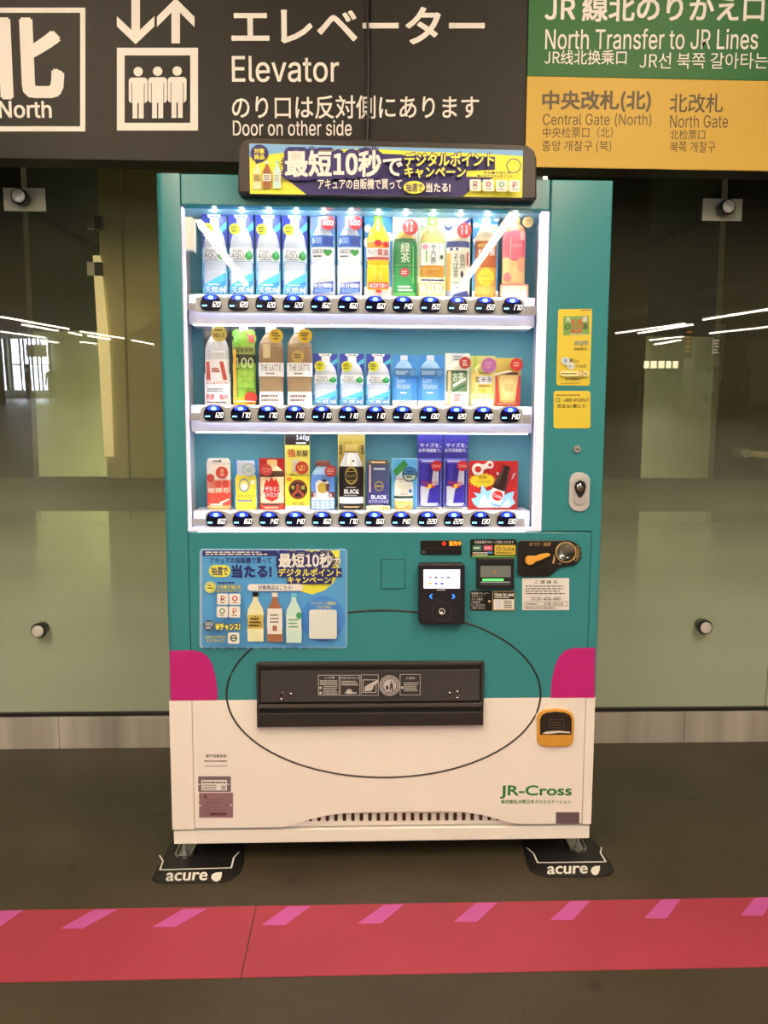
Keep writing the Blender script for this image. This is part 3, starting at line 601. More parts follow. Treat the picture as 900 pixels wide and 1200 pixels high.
class Item:
    def __init__(s, row, px0, px1, py0, name, label, cat='drink sample', y=YP):
        s.x0 = P(px0, py0+30, y)[0]; s.x1 = P(px1, py0+30, y)[0]; s.z0 = rows[row]['z']; s.z1 = P((px0+px1)/2, py0, y)[1]; s.y = y
        s.root = empty(name, ((s.x0+s.x1)/2, y, s.z0), label, cat, SG[row])
    def mp(s, fx, fy): return s.x0+fx*(s.x1-s.x0), s.z1-fy*(s.z1-s.z0)
    def card(s, col, draw=None, bulge=0.0, fx0=0, fx1=1, fy0=0, fy1=1, name='card', dy=0.0):
        X0, Z1 = s.mp(fx0, fy0); X1, Z0 = s.mp(fx1, fy1); n = 10; cx = (X0+X1)/2; hw = (X1-X0)/2
        bulge = 0; sf = lambda x, z: s.y+dy
        m = M(s.mp, s.y+dy); vs = []; fs = []; n = 1
        for k in range(n+1):
            x = X0+(X1-X0)*k/n
            for z in (Z0, Z1): vs.append((x, sf(x, z), z)); vs.append((x, sf(x, z)+.0012, z))
        for k in range(n):
            a = 4*k; b = a+4; fs += [(a, b, b+2, a+2), (a+1, a+3, b+3, b+1), (a, a+1, b+1, b), (a+2, b+2, b+3, a+3)]
        fs += [(0, 2, 3, 1), (4*n, 4*n+1, 4*n+3, 4*n+2)]
        m.add(vs, fs, col)
        if draw: draw(m)
        return m.build(name, s.root)
    def bottle(s, fx0, fx1, fy0, fy1, prof, bands, cap=None, label=None, draw=None, depth=.5, dy=-.006, lab_draw=None, name='bottle', rough=.3):
        """bands: [(fy from the top, colour)]; label: (fy0, fy1, colour)"""
        X0, Z1 = s.mp(fx0, fy0); X1, Z0 = s.mp(fx1, fy1); cx = (X0+X1)/2; hw = (X1-X0)/2; H = Z1-Z0; ya = s.y+dy
        R = lambda z: hw*interp(prof, (z-Z0)/H)
        ts = sorted(set([p[0] for p in prof]+[1-b for b, _ in bands if 0 < 1-b < prof[-1][0]]+[prof[-1][0]*k/14 for k in range(15)]))
        def shell(m, t0, t1, colf, k=1.0, n=22):
            tt = [t for t in ts if t0 <= t <= t1]
            if not tt or tt[0] > t0+1e-6: tt = [t0]+tt
            if tt[-1] < t1-1e-6: tt.append(t1)
            for a, b in zip(tt, tt[1:]):
                za, zb = Z0+a*H, Z0+b*H; ra, rb = R(za)*k, R(zb)*k
                for q in range(n):
                    u, v = 2*pi*q/n, 2*pi*(q+1)/n
                    m.add([(cx+ra*math.cos(u), ya+depth*ra*math.sin(u), za), (cx+ra*math.cos(v), ya+depth*ra*math.sin(v), za), (cx+rb*math.cos(v), ya+depth*rb*math.sin(v), zb), (cx+rb*math.cos(u), ya+depth*rb*math.sin(u), zb)], [(0, 1, 2, 3)], colf((a+b)/2))
        def colf(t):
            c = bands[0][1]
            for b, cc in bands:
                if 1-t > b: c = cc
            return c
        mpb = lambda a, b: (cx-hw+2*hw*a, Z1-b*H)
        def surf(k): return lambda x, z: ya-depth*math.sqrt(max((R(z)*k)**2-(x-cx)**2, 0))
        m = M(mpb, surf(1.0), eps=.00025); shell(m, prof[0][0], prof[-1][0], colf)
        m.add([(cx+R(Z0)*math.cos(2*pi*q/22), ya+depth*R(Z0)*math.sin(2*pi*q/22), Z0) for q in range(22)], [tuple(range(22))], bands[-1][1])
        zt = Z0+prof[-1][0]*H; m.add([(cx+R(zt)*math.cos(2*pi*q/22), ya+depth*R(zt)*math.sin(2*pi*q/22), zt) for q in range(22)], [tuple(range(22))], bands[0][1])
        m.l = .0004
        if draw: draw(m)
        b_ = m.build(name, s.root, smooth=True)
        if cap:
            m = M(); r = hw*prof[-1][1]*1.06
            m.turn((cx, ya, 0), [(Z0+prof[-1][0]*H*.995, r), (Z1-.003, r), (Z1, r*.88)], cap, axis='z', n=20, sq=depth*1.3); m.build('cap', b_, smooth=True)
        if label:
            m = M(mpb, surf(1.03), eps=.00025); shell(m, 1-label[1], 1-label[0], lambda t: label[2], 1.03); m.l = .0004
            if lab_draw: lab_draw(m)
            m.build('label', b_, smooth=True)
        return b_
    def badge(s, fx, fy, r, col, draw=None, dy=-.03, name='badge', star=False):
        X, Z = s.mp(fx, fy); W = s.x1-s.x0; m = M(lambda a, b: (X+a*r*W, Z-b*r*W), s.y+dy)
        n = 28; m.prism([(X+r*W*(1 if not star or k % 2 else .85)*math.cos(2*pi*k/n), Z+r*W*(1 if not star or k % 2 else .85)*math.sin(2*pi*k/n)) for k in range(n)], s.y+dy, s.y+dy+.0015, col)
        if draw: draw(m)
        return m.build(name, s.root)

VIO = Q(62, 72, 176); LBL = Q(96, 176, 226); CYN = Q(84, 190, 226); PLW = Q(214, 218, 230, rough=.3); PW2 = Q(196, 204, 220, rough=.3); LIM = Q(222, 222, 60); GRN = Q(54, 150, 74); DK = Q(40, 38, 44); WT = Q(240, 240, 244); REDD = Q(206, 44, 44); INKG = Q(54, 60, 74)
def at_px(o, ref, dpx):                              # move a copy along the shelf
    pass
# --- top shelf: four tall spring-water samples on blue cards
def aqua(row, px0, px1, py0, label, tall):
    it = Item(row, px0, px1, py0, 'water_sample', label)
    def dc(m):
        m.poly([(0, 0), (1, 0), (1, .42), (0, .42)], VIO); m.poly([(.72, .17), (1, .08), (1, .17), (.72, .24)], CYN); m.poly([(0, .9), (1, .62), (1, .75), (0, 1)], CYN); m.poly([(0, .80), (1, .58), (1, .66), (0, .9)], Q(70, 120, 200))
        m.poly([(.22, 0), (.78, 0), (.74, .04), (.62, .06), (.38, .06), (.26, .04)], WT); m.bars(.36, .022, .56, 1, 1, .014, INKG); m.oval(.62, .03, .05, .014, Q(40, 130, 130), 12)
    it.card(LBL, dc, bulge=.003)
    def dl(m):
        m.text('From', .16, .400, .56, .450, INKG, bold=0); m.text('AQUA', .04, .455, .80, .515, INKG, bold=.004); m.oval(.84, .485, .16, .055, GRN, 16); m.poly([(.84, .40), (.96, .44), (.9, .5), (.78, .47)], Q(80, 190, 120)); m.bars(.12, .525, .8, 1, 1, .012, INKG); m.rect(0.02, .552, .98, .562, Q(80, 150, 190), n=6)
    def db(m):
        m.poly([(.02, .86), (.98, .70), (.98, .80), (.02, .93)], CYN); m.poly([(.02, .93), (.98, .80), (.98, .99), (.04, .99)], Q(60, 150, 220)); m.text('天然水', .06, .885, .94, .965, WT, bold=.02); m.bars(.2, .855, .8, 1, 1, .012, WT)
    it.bottle(.06, .96, .055, .99, PET, [(0, PLW), (.3, PW2)], cap=Q(226, 228, 238), label=(.375, .565, WT), lab_draw=dl, draw=db, depth=.30, dy=-.001)
    it.badge(.29, .20 if tall else .25, .215, LIM, lambda m: (m.bars(-.6, -.45, .6, 1, 1, .2, DK), m.bars(-.6, -.1, .6, 1, 1, .12, DK), m.bars(-.5, .3, .5, 1, 1, .2, DK)), dy=-.022)
    return it
nth = ['first', 'second', 'third', 'fourth', 'fifth', 'sixth']
a0 = aqua(0, 236.5, 266, 251, 'tall water bottle sample on blue card, first from the window catch, top shelf', True)
for k in range(1, 4):
    c = copy_tree(a0.root); c.location.x += (P(236.5+31.4*k, 281, YP)[0]-P(236.5, 281, YP)[0])
    c['label'] = 'tall water bottle sample on blue card, %s from the window catch, top shelf' % nth[k]
def green(px0, px1, lab):
    it = Item(0, px0, px1, 253, 'mineral_water_sample', lab)
    it.card(Q(112, 170, 226), lambda m: (m.rect(.0, .0, 1, .18, Q(130, 150, 214), n=8), m.rect(0, .60, 1, 1, Q(190, 214, 240), n=8)), bulge=.003)
    BL = Q(56, 104, 186)
    def dl(m): m.text('GREEN', .06, .415, .58, .465, DK, bold=.008); m.text('♥', .54, .415, .9, .50, GRN, bold=.02); m.bars(.1, .49, .5, 1, 1, .02, INKG)
    def db(m): m.rect(.02, .24, .98, .385, BL, n=8); m.text('600', .06, .265, .44, .34, Q(190, 210, 240), bold=.01); m.poly([(.5, .26), (.95, .25), (.95, .36), (.55, .37)], Q(40, 70, 150)); m.bars(.2, .66, .85, 1, 1, .012, PW2)
    it.bottle(.04, .96, .01, .99, PET, [(0, PLW), (.6, Q(226, 230, 240))], cap=Q(236, 238, 244), label=(.39, .54, WT), lab_draw=dl, draw=db, depth=.3, dy=-.001)
    it.badge(.72, .105, .27, REDD, lambda m: m.text('600', -.75, -.3, .75, .4, WT, bold=.02), dy=-.021)
    X0, Z0 = it.mp(.1, .97); X1, Z1 = it.mp(.92, .81)
    m = M(it.mp, it.y-.019); m.prism([(X0, Z0), (X1, Z0+.006), (X1, Z1), (X0+.004, Z1-.006)], it.y-.019, it.y-.0175, Q(66, 92, 170)); m.text('水分補給!', .16, .835, .88, .89, WT, bold=.02); m.text('600ml', .2, .90, .84, .945, Q(150, 190, 240), bold=.01); m.build('tag_card', it.root)
green(363.5, 393, 'mineral water sample with red badge, beside the four blue-card waters'); green(395, 424.5, 'mineral water sample with red badge, beside the yellow juice bottle')
# juice
it = Item(0, 427, 459, 253.5, 'juice_sample', 'yellow fruit juice bottle sample with green cap on top shelf')
it.card(Q(76, 150, 222), lambda m: (m.oval(.12, .15, .12, .05, WT), m.oval(.9, .25, .14, .06, WT), m.oval(.1, .32, .12, .06, WT), m.rect(0, .86, 1, 1, WT, n=6)), bulge=.002)
YJ = Q(240, 206, 46, rough=.25); OJ = Q(234, 170, 60)
it.bottle(.08, .92, 0, .90, PET, [(0, YJ)], cap=Q(150, 214, 64), label=(.35, .60, WT), depth=.4, dy=-.001,
          lab_draw=lambda m: (m.rect(.02, .355, .98, .44, OJ, n=8), m.oval(.5, .375, .16, .045, REDD), m.oval(.84, .39, .14, .04, REDD), m.text('果実', .46, .455, .96, .545, Q(196, 50, 40), bold=.02), m.text('ぎっしり', .06, .46, .44, .52, Q(120, 50, 40), bold=.01), m.rect(.02, .565, .98, .595, Q(196, 60, 50), n=8)))
X0, Z0 = it.mp(.15, .90); X1, Z1 = it.mp(.87, .82); m = M(it.mp, it.y-.022); m.box(X0, X1, it.y-.022, it.y-.02, Z0, Z1, Q(220, 60, 40)); m.text('はじけうまい', .2, .833, .82, .885, WT, bold=.02); m.oval(.52, .93, .12, .02, Q(220, 60, 40)); m.build('tag_card', it.root)
# green tea, tall
it = Item(0, 460, 490, 254, 'green_tea_sample', 'tall green tea bottle sample with red hexagon badge on top shelf')
GB = Q(44, 132, 76, rough=.3)
it.card(Q(236, 238, 226), lambda m: (m.bars(.08, .10, .34, 4, .03, .012, Q(150, 180, 120)), m.oval(.62, .04, .05, .014, Q(40, 110, 150), 10)), bulge=.002)
it.bottle(.03, .97, .08, 1, SQ, [(0, Q(236, 220, 150)), (.12, Q(226, 190, 96)), (.21, Q(40, 100, 60)), (.26, GB), (.6, Q(52, 150, 84)), (.93, Q(120, 200, 110))], depth=.35, dy=-.001,
          draw=lambda m: (m.text('緑\n茶', .30, .27, .68, .53, Q(226, 238, 214), bold=.015), m.oval(.47, .66, .22, .065, Q(186, 70, 70), 6), m.bars(.34, .64, .6, 2, .03, .014, WT), m.rect(.8, .3, .84, .8, Q(130, 206, 120)), m.bars(.2, .84, .85, 2, .045, .025, Q(220, 240, 220)), m.rect(.08, .565, .92, .572, Q(130, 190, 130), n=6)))
it.badge(.66, .155, .30, Q(206, 70, 66), lambda m: (m.text('ほ\nう\nじ', -.55, -.6, -.2, .6, WT, bold=.01), m.text('旨\nい\n茶', .0, -.7, .35, .6, WT, bold=.01)), dy=-.026)
# blended tea
it = Item(0, 490.5, 522, 255, 'blended_tea_sample', 'blended tea bottle sample with green cap and large red 600')
AM = Q(206, 150, 62, rough=.3)
it.card(Q(226, 236, 190), lambda m: m.rect(0, .8, 1, 1, Q(200, 226, 110), n=8), bulge=.002)
it.bottle(.06, .96, 0, .93, PET, [(0, Q(226, 190, 120)), (.30, Q(214, 206, 120)), (.36, AM)], cap=Q(150, 210, 90), label=(.345, .64, Q(238, 238, 232)), depth=.38, dy=-.001,
          lab_draw=lambda m: (m.text('十\n六\n茶', .40, .355, .66, .62, DK, bold=.012), m.rect(.22, .44, .28, .6, Q(120, 170, 70)), m.oval(.2, .40, .12, .035, Q(220, 150, 170)), m.text('お\nい\nし\nさ', .76, .38, .84, .58, INKG, bold=0), m.oval(.88, .53, .06, .03, Q(60, 90, 50))),
          draw=lambda m: (m.text('カラダに', .0, .1, .66, .165, Q(70, 110, 60), bold=.01), m.text('やさしい', .22, .175, .98, .235, Q(70, 110, 60), bold=.01)))
X0, Z0 = it.mp(.02, 1); X1, Z1 = it.mp(.98, .75); m = M(it.mp, it.y-.022); m.box(X0, X1, it.y-.022, it.y-.0205, Z0, Z1, Q(216, 234, 150)); m.rect(.06, .765, .94, .81, WT, r=.03); m.text('カフェインゼロ', .12, .77, .88, .803, DK, bold=.012); m.text('600', .04, .835, .84, .935, WT, bold=.02, out=Q(216, 66, 36), ow=.055); m.bars(.86, .86, .97, 2, .03, .015, Q(216, 66, 36)); m.build('tag_card', it.root)
# buckwheat tea
it = Item(0, 522.5, 551, 255, 'buckwheat_tea_sample', 'buckwheat tea bottle sample with navy bands and red round badge')
NV = Q(66, 78, 140)
it.card(Q(232, 234, 230), lambda m: (m.oval(.1, .10, .16, .06, NV), m.oval(.1, .08, .13, .04, WT), m.poly([(.7, .06), (1, .0), (1, .05), (.78, .1)], NV)), bulge=.002)
it.bottle(.02, .98, .05, 1, SQ, [(0, Q(230, 226, 190)), (.26, NV), (.34, Q(226, 226, 206)), (.9, Q(190, 196, 226))], depth=.35, dy=-.001,
          draw=lambda m: ([m.oval(.08+.12*k, .365, .06, .02, NV if k % 2 else WT, 10) for k in range(5)], m.rect(.02, .42, .17, .9, Q(222, 170, 84), n=2), m.text('信\n州', .56, .43, .78, .62, DK, bold=.0), m.text('そ\nば\n茶', .28, .43, .50, .74, DK, bold=0), m.oval(.66, .69, .06, .045, DK), m.bars(.28, .79, .75, 1, 1, .015, Q(120, 120, 80)), m.bars(.42, .85, .58, 1, 1, .02, DK), m.poly([(.2, 1), (.35, .95), (.9, .90), (.98, .98)], NV), m.rect(.86, .4, .94, .58, Q(190, 90, 100))))
it.badge(.70, .185, .30, Q(210, 62, 60), lambda m: (m.text('す\nっ\nき\nり', -.5, -.6, -.15, .65, WT, bold=.01), m.text('そ\nば\n茶', .12, -.65, .48, .5, WT, bold=.01)), dy=-.026)
# barley tea
it = Item(0, 554, 585, 252, 'barley_tea_sample', 'amber barley tea bottle sample under a blue splash card')
BT = Q(182, 92, 44, rough=.28)
it.card(Q(86, 160, 226), lambda m: (m.oval(.14, .04, .12, .04, WT), m.oval(.14, .055, .09, .03, Q(80, 150, 220)), m.oval(.88, .03, .12, .05, WT), m.oval(.12, .12, .11, .03, WT), m.poly([(0, .3), (.2, .22), (.28, .26), (.08, .36)], WT), m.rect(0, .9, 1, 1, WT, n=4)), bulge=.002, fx0=.0, fx1=.96)
it.bottle(.10, .90, .02, 1, SQ, [(0, Q(236, 226, 200)), (.22, Q(226, 206, 170)), (.30, BT), (.62, Q(206, 150, 70)), (.85, Q(222, 176, 90))], cap=Q(236, 236, 240), depth=.4, dy=-.001,
          draw=lambda m: (m.text('健康ミネラル', .1, .335, .9, .375, Q(240, 206, 120), bold=.01), m.text('むぎ茶', .12, .395, .92, .48, WT, bold=.02), m.star(.5, .74, .42, .12, Q(246, 206, 60), 14, .85), m.bars(.25, .70, .75, 1, 1, .04, Q(150, 170, 90)), m.text('ゴクゴク', .3, .77, .84, .83, Q(226, 130, 30), bold=.02)))
X0, Z0 = it.mp(.24, .21); X1, Z1 = it.mp(.86, .14); m = M(it.mp, it.y-.022); m.prism([it.mp(*q) for q in rrect(.22, .135, .88, .205, .03)], it.y-.022, it.y-.02, Q(244, 226, 206)); m.text('600ml', .26, .15, .84, .195, Q(206, 120, 50), bold=.02); m.build('tag_card', it.root)
# peach tea
it = Item(0, 587, 618, 253, 'peach_tea_sample', 'pink peach tea bottle sample with gold badge, at the shelf end by the keyhole')
it.bottle(.04, .92, 0, .93, [(0, .9), (.02, 1), (.3, .96), (.5, 1), (.78, .99), (.84, .85), (.88, .55), (.90, .5)], [(0, Q(240, 150, 110)), (.22, Q(236, 130, 140)), (.55, Q(244, 206, 140)), (.88, Q(244, 140, 150))], cap=Q(226, 186, 110), depth=.45, dy=-.006,
          draw=lambda m: (m.oval(.5, .40, .44, .2, Q(232, 108, 124)), m.oval(.82, .27, .12, .06, Q(246, 190, 180)), m.text('Peach', .3, .37, .8, .42, Q(246, 180, 180), bold=0), m.bars(.25, .62, .55, 2, .03, .012, Q(220, 170, 80)), m.oval(.78, .64, .18, .1, Q(244, 170, 130)), m.rect(.3, .3, .33, .9, Q(248, 200, 180)), m.oval(.2, .8, .16, .06, Q(240, 130, 130))))
it.badge(.93, .10, .20, Q(236, 196, 130), lambda m: (m.text('人気の', -.7, -.5, .7, -.05, Q(150, 90, 50), bold=.01), m.text('ピーチ', -.6, .1, .6, .5, Q(150, 90, 50), bold=.01)), dy=-.026)
m = M(it.mp, it.y-.027); m.prism([it.mp(-.06, 1), it.mp(1, 1), it.mp(1, .84), it.mp(.96, .835), it.mp(-.06, .84)], it.y-.027, it.y-.025, Q(240, 140, 110)); m.rect(-.0, .855, .94, .985, Q(250, 232, 190)); m.text('やさしいせんい', .04, .87, .9, .915, Q(190, 120, 50), bold=.01); m.text('ピーチティー', .1, .925, .84, .97, Q(190, 120, 50), bold=.01); m.build('tag_card', it.root)

# --- middle shelf
it = Item(1, 239, 269.5, 382, 'sparkling_water_sample', 'tall clear sparkling water sample on black card with gold badge')
RB = Q(190, 80, 70)
it.card(DK, lambda m: (m.star(.2, .1, .3, .08, Q(90, 84, 80), 9, .4), m.rect(0, .6, 1, 1, WT, n=6)), bulge=.002)
it.bottle(.04, .97, 0, 1, [(0, .85), (.02, .96), (.3, 1), (.62, 1), (.72, .98), (.8, .8), (.86, .55), (.89, .36), (.9, .34)], [(0, Q(196, 196, 200)), (.42, Q(226, 224, 226)), (.7, WT)], cap=Q(214, 210, 206), depth=.35, dy=-.001,
          draw=lambda m: (m.poly([(.06, .45), (.2, .45), (.24, .68), (.06, .68)], RB), m.poly([(.62, .45), (.78, .45), (.92, .68), (.76, .68)], RB), m.bars(.3, .53, .65, 2, .03, .025, RB), m.text('WILKINSON', .04, .70, .94, .735, RB, bold=.01), m.bars(.1, .79, .8, 2, .025, .012, INKG), m.text('刺激、強め', .04, .86, .94, .93, Q(210, 56, 50), bold=.02), m.bars(.08, .955, .9, 1, 1, .015, INKG), m.bars(.3, .32, .9, 1, 1, .02, WT)))
it.badge(.66, .11, .30, Q(196, 178, 84), lambda m: (m.bars(-.6, -.55, .6, 1, 1, .2, DK), m.text('No.1', -.68, -.05, .68, .45, DK, bold=.012)), dy=-.026)
it = Item(1, 271, 300, 382, 'grape_juice_sample', 'green muscat juice sample on black card beside the clear sparkling water')
it.card(DK, None, bulge=.002)
GG = Q(134, 178, 70)
it.bottle(.05, .98, 0, 1, [(0, .95), (.03, 1), (.7, 1), (.8, .96), (.85, .7), (.89, .40), (.9, .38)], [(0, Q(206, 210, 190)), (.14, Q(140, 180, 74)), (.36, Q(60, 66, 44)), (.47, GG), (.8, Q(150, 196, 70)), (.9, Q(236, 196, 60))], cap=Q(214, 214, 210), depth=.35, dy=-.001,
          draw=lambda m: ([m.oval(.2+.3*(k % 3)+.06*(k % 2), .10+.055*(k//3), .2, .06, Q(120+12*(k % 3), 176+8*(k % 2), 60)) for k in range(9)], m.poly([(.62, .08), (.98, .12), (.95, .22), (.75, .2)], Q(196, 70, 60)), m.rect(.06, .265, .98, .36, Q(140, 150, 84), n=6), m.text('国産果実', .2, .28, .9, .335, Q(70, 80, 40), bold=.01), m.text('100', .14, .405, .92, .525, Q(220, 226, 190), bold=.0), [m.oval(.3+.26*(k % 3), .6+.07*(k//3), .14, .045, Q(150+10*(k % 2), 200, 80)) for k in range(9)], m.oval(.8, .9, .26, .07, Q(226, 60, 44)), m.rect(.06, .945, .96, .955, Q(240, 240, 220), n=4), m.rect(.06, .3, .2, .9, Q(222, 170, 70), n=2)))
def latte(px0, px1, lab, sec):
    it = Item(1, px0, px1, 380.5, 'latte_sample', lab)
    BR_ = Q(150, 122, 92, rough=.28)
    it.bottle(.02, .98, 0, 1, [(0, .95), (.02, 1), (.16, .97), (.3, 1), (.66, 1), (.76, .94), (.84, .66), (.88, .44), (.9, .4)], [(0, Q(170, 146, 118)), (.28, BR_), (.66, Q(160, 132, 100)), (.83, Q(240, 238, 236))], cap=Q(226, 226, 232), label=(.475, .645, Q(236, 236, 238)), depth=.5, dy=-.008,
              lab_draw=lambda m: (m.text('THE LATTE', .10, .50, .92, .575, Q(90, 76, 66), bold=.006), m.bars(.3, .60, .7, 1, 1, .015, INKG)),
              draw=lambda m: ((m.oval(.45, .40, .25, .075, Q(186, 158, 84)), m.bars(.3, .37, .6, 2, .03, .015, DK)) if sec else m.rect(.2, .25, .5, .42, Q(206, 190, 150), n=2), m.rect(.02, .825, .98, .835, Q(206, 190, 170), n=6), m.bars(.1, .87, .9, 2, .05, .03, Q(120, 96, 80))))
    it.badge(.74, .155, .27, Q(214, 178, 44), lambda m: (m.bars(-.6, -.45, .6, 1, 1, .18, DK), m.bars(-.6, -.1, .6, 1, 1, .18, DK), m.bars(-.4, .3, .4, 1, 1, .18, DK)), dy=-.034)
latte(303, 333, 'latte bottle sample without the gold oval emblem, beside the green muscat juice', 0); latte(336, 366.5, 'latte bottle sample with gold oval emblem, beside the short blue-card waters', 1)
b0 = aqua(1, 367, 395.5, 414.5, 'short water sample on blue card, first of three beside the latte bottles', False)
for k in range(1, 3):
    c = copy_tree(b0.root); c.location.x += (P(367+31*k, 444, YP)[0]-P(367, 444, YP)[0])
    c['label'] = ('short water sample on blue card, middle one of three on the middle shelf', 'short water sample on blue card, beside the pale blue sports drinks')[k-1]
def ion(px0, px1, lab):
    it = Item(1, px0, px1, 416, 'sports_drink_sample', lab)
    it.card(Q(70, 146, 222), lambda m: (m.rect(0, .88, 1, 1, WT, n=6),), bulge=.003)
    it.bottle(.10, .80, .01, .88, SQ, [(0, Q(150, 196, 236)), (.3, Q(90, 160, 228))], cap=Q(206, 218, 236), depth=.35, dy=-.001,
              draw=lambda m: (m.text('Ion', .1, .50, .55, .61, Q(214, 232, 248), bold=0), m.text('Water', .1, .63, .9, .75, Q(214, 232, 248), bold=0), m.rect(.3, .82, .66, .85, WT)))
    m = M(it.mp, it.y-.021); m.prism([it.mp(*q) for q in rrect(.04, .27, .92, .43, .04)], it.y-.021, it.y-.0195, Q(66, 120, 176)); m.rect(.1, .32, .62, .35, Q(150, 190, 226)); m.bars(.12, .36, .6, 1, 1, .025, Q(190, 214, 240)); m.oval(.78, .35, .12, .06, Q(96, 150, 200)); m.build('tag_card', it.root)
ion(460, 489, 'pale blue sports drink sample nearer the short waters'); ion(490, 521, 'pale blue sports drink sample nearer the short green tea')
it = Item(1, 521.5, 550, 414, 'short_green_tea_sample', 'short green tea sample with red pentagon badge on middle shelf')
it.card(Q(232, 230, 220), lambda m: (m.rect(.25, 0, .8, .2, Q(206, 212, 220)), m.bars(.35, .05, .65, 2, .05, .02, INKG)), bulge=.002)
it.bottle(.05, .92, .06, 1, SQ, [(0, Q(226, 226, 206)), (.28, Q(60, 96, 66)), (.34, Q(120, 150, 110)), (.7, Q(240, 238, 230))], depth=.35, dy=-.001, draw=lambda m: (m.text('お茶', .3, .32, .8, .5, Q(226, 240, 214), bold=.02), m.poly([(.3, .56), (.9, .42), (.9, .47), (.3, .62)], WT), m.poly([(.3, .68), (.9, .54), (.9, .58), (.3, .72)], Q(60, 110, 70)), m.bars(.35, .76, .7, 3, .05, .025, Q(206, 90, 80)), m.rect(.06, .3, .2, .95, Q(226, 206, 160), n=2)))
it.badge(.76, .19, .24, Q(190, 64, 60), lambda m: m.bars(-.4, -.4, .4, 3, .35, .2, WT), dy=-.026)
it = Item(1, 551, 580, 417, 'brown_rice_tea_sample', 'yellow brown-rice tea sample with pink round badge on middle shelf')
it.card(Q(206, 204, 130), lambda m: m.rect(.1, 0, .26, .3, Q(170, 196, 90)), bulge=.002)
it.bottle(.06, .94, .06, 1, SQ, [(0, Q(206, 196, 100)), (.3, Q(236, 206, 110)), (.72, Q(244, 226, 160)), (.85, WT)], depth=.35, dy=-.001, draw=lambda m: (m.rect(.3, .36, .9, .52, WT, n=3), m.text('玄米茶', .12, .37, .92, .50, DK, bold=.012), m.bars(.3, .56, .8, 1, 1, .02, DK), m.bars(.3, .29, .8, 1, 1, .02, DK), m.oval(.5, .68, .08, .05, Q(196, 190, 60)), m.rect(.14, .2, .24, .9, Q(244, 226, 160))))
it.badge(.68, .20, .30, Q(190, 110, 176), lambda m: m.bars(-.5, -.4, .5, 3, .32, .12, Q(226, 180, 220)), dy=-.026)
it = Item(1, 580.5, 610, 419.5, 'miso_soup_sample', 'golden cup drink sample with red rim and badge, ending the middle shelf')
it.card(Q(204, 182, 92), lambda m: (m.poly([(0, .98), (0, .35), (.06, .35), (.2, .9), (.8, .9), (.92, .35), (1, .35), (1, .98)], Q(206, 70, 60)), m.bars(.1, .92, .9, 1, 1, .03, Q(240, 200, 170))), bulge=.002)
it.bottle(.12, .90, .30, .92, [(0, .55), (.04, .64), (.3, .82), (.6, .95), (.94, 1), (1, 1)], [(0, Q(120, 70, 50)), (.08, Q(222, 190, 120)), (.9, Q(206, 160, 90))], depth=.4, dy=-.001, name='cup', draw=lambda m: (m.oval(.5, .5, .34, .3, Q(232, 206, 140)), m.text('旨', .3, .35, .5, .6, Q(196, 160, 90), bold=0), m.text('湯', .52, .4, .72, .65, Q(196, 160, 90), bold=0)))
m = M(it.mp, it.y-.02); m.prism([it.mp(-.1, .33), it.mp(.5, .26), it.mp(.62, .29), it.mp(-.1, .37)], it.y-.02, it.y-.0185, Q(236, 226, 200)); m.build('ribbon', it.root)
it.badge(.76, .15, .25, Q(206, 50, 46), lambda m: m.bars(-.5, -.35, .5, 2, .4, .2, Q(244, 200, 180)), dy=-.024)

# --- bottom shelf
it = Item(2, 242.5, 271, 537, 'apple_juice_sample', 'red and white apple juice can sample, first on the bottom shelf by the poster')
it.bottle(.01, .99, 0, 1, CAN, [(0, Q(214, 210, 206)), (.12, Q(232, 222, 206)), (.42, Q(222, 130, 110)), (.66, Q(216, 72, 54)), (.92, Q(236, 190, 120))], depth=.35, dy=-.004, name='can', draw=lambda m: (m.bars(.3, .04, .55, 1, 1, .025, INKG), m.oval(.6, .05, .05, .022, Q(40, 60, 40), 10), m.oval(.18, .38, .17, .08, Q(196, 70, 56)), m.oval(.5, .5, .15, .07, Q(206, 80, 60)), m.oval(.82, .49, .14, .07, Q(206, 70, 56)), m.text('密搾り', .08, .57, .92, .67, Q(248, 226, 200), bold=.03, out=Q(190, 60, 46), ow=.07), m.bars(.15, .88, .85, 1, 1, .03, Q(250, 226, 206)), m.poly([(.55, .85), (.95, .78), (.95, .8), (.6, .88)], Q(250, 226, 206))))
it.badge(.69, .27, .25, Q(204, 70, 58), lambda m: m.text('青\n森', -.3, -.6, .4, .6, Q(244, 200, 170), bold=.01), dy=-.026)
it = Item(2, 274, 302, 539, 'coconut_jelly_drink_sample', 'yellow jelly drink bottle sample on blue card with grey badge')
it.card(Q(60, 140, 214), None, bulge=.002)
it.bottle(.06, .96, .01, 1, [(0, .93), (.03, 1), (.3, .96), (.6, 1), (.68, .92), (.74, .80), (.97, .84), (1, .8)], [(0, Q(196, 206, 222)), (.3, Q(236, 214, 60)), (.9, Q(246, 232, 70))], depth=.35, dy=-.001, draw=lambda m: (m.oval(.44, .5, .26, .14, Q(130, 150, 160)), m.oval(.44, .5, .20, .105, Q(240, 220, 110)), m.oval(.44, .53, .14, .07, WT), m.text('ナタデココ', .12, .69, .86, .76, Q(120, 110, 60), bold=.015), m.bars(.14, .80, .84, 1, 1, .035, Q(90, 120, 170)), m.oval(.84, .44, .1, .05, Q(226, 226, 190))))
it.badge(.70, .19, .28, Q(160, 176, 190), lambda m: (m.oval(0, 0, .8, .8, Q(200, 210, 220)), m.text('Coco', -.6, -.35, .6, .0, Q(110, 150, 90), bold=.01), m.text('Jelly', -.5, .08, .5, .45, Q(110, 150, 90), bold=.01)), dy=-.026)
it = Item(2, 304, 333.5, 537, 'energy_tonic_sample', 'red tonic drink sample with flame emblem on red card')
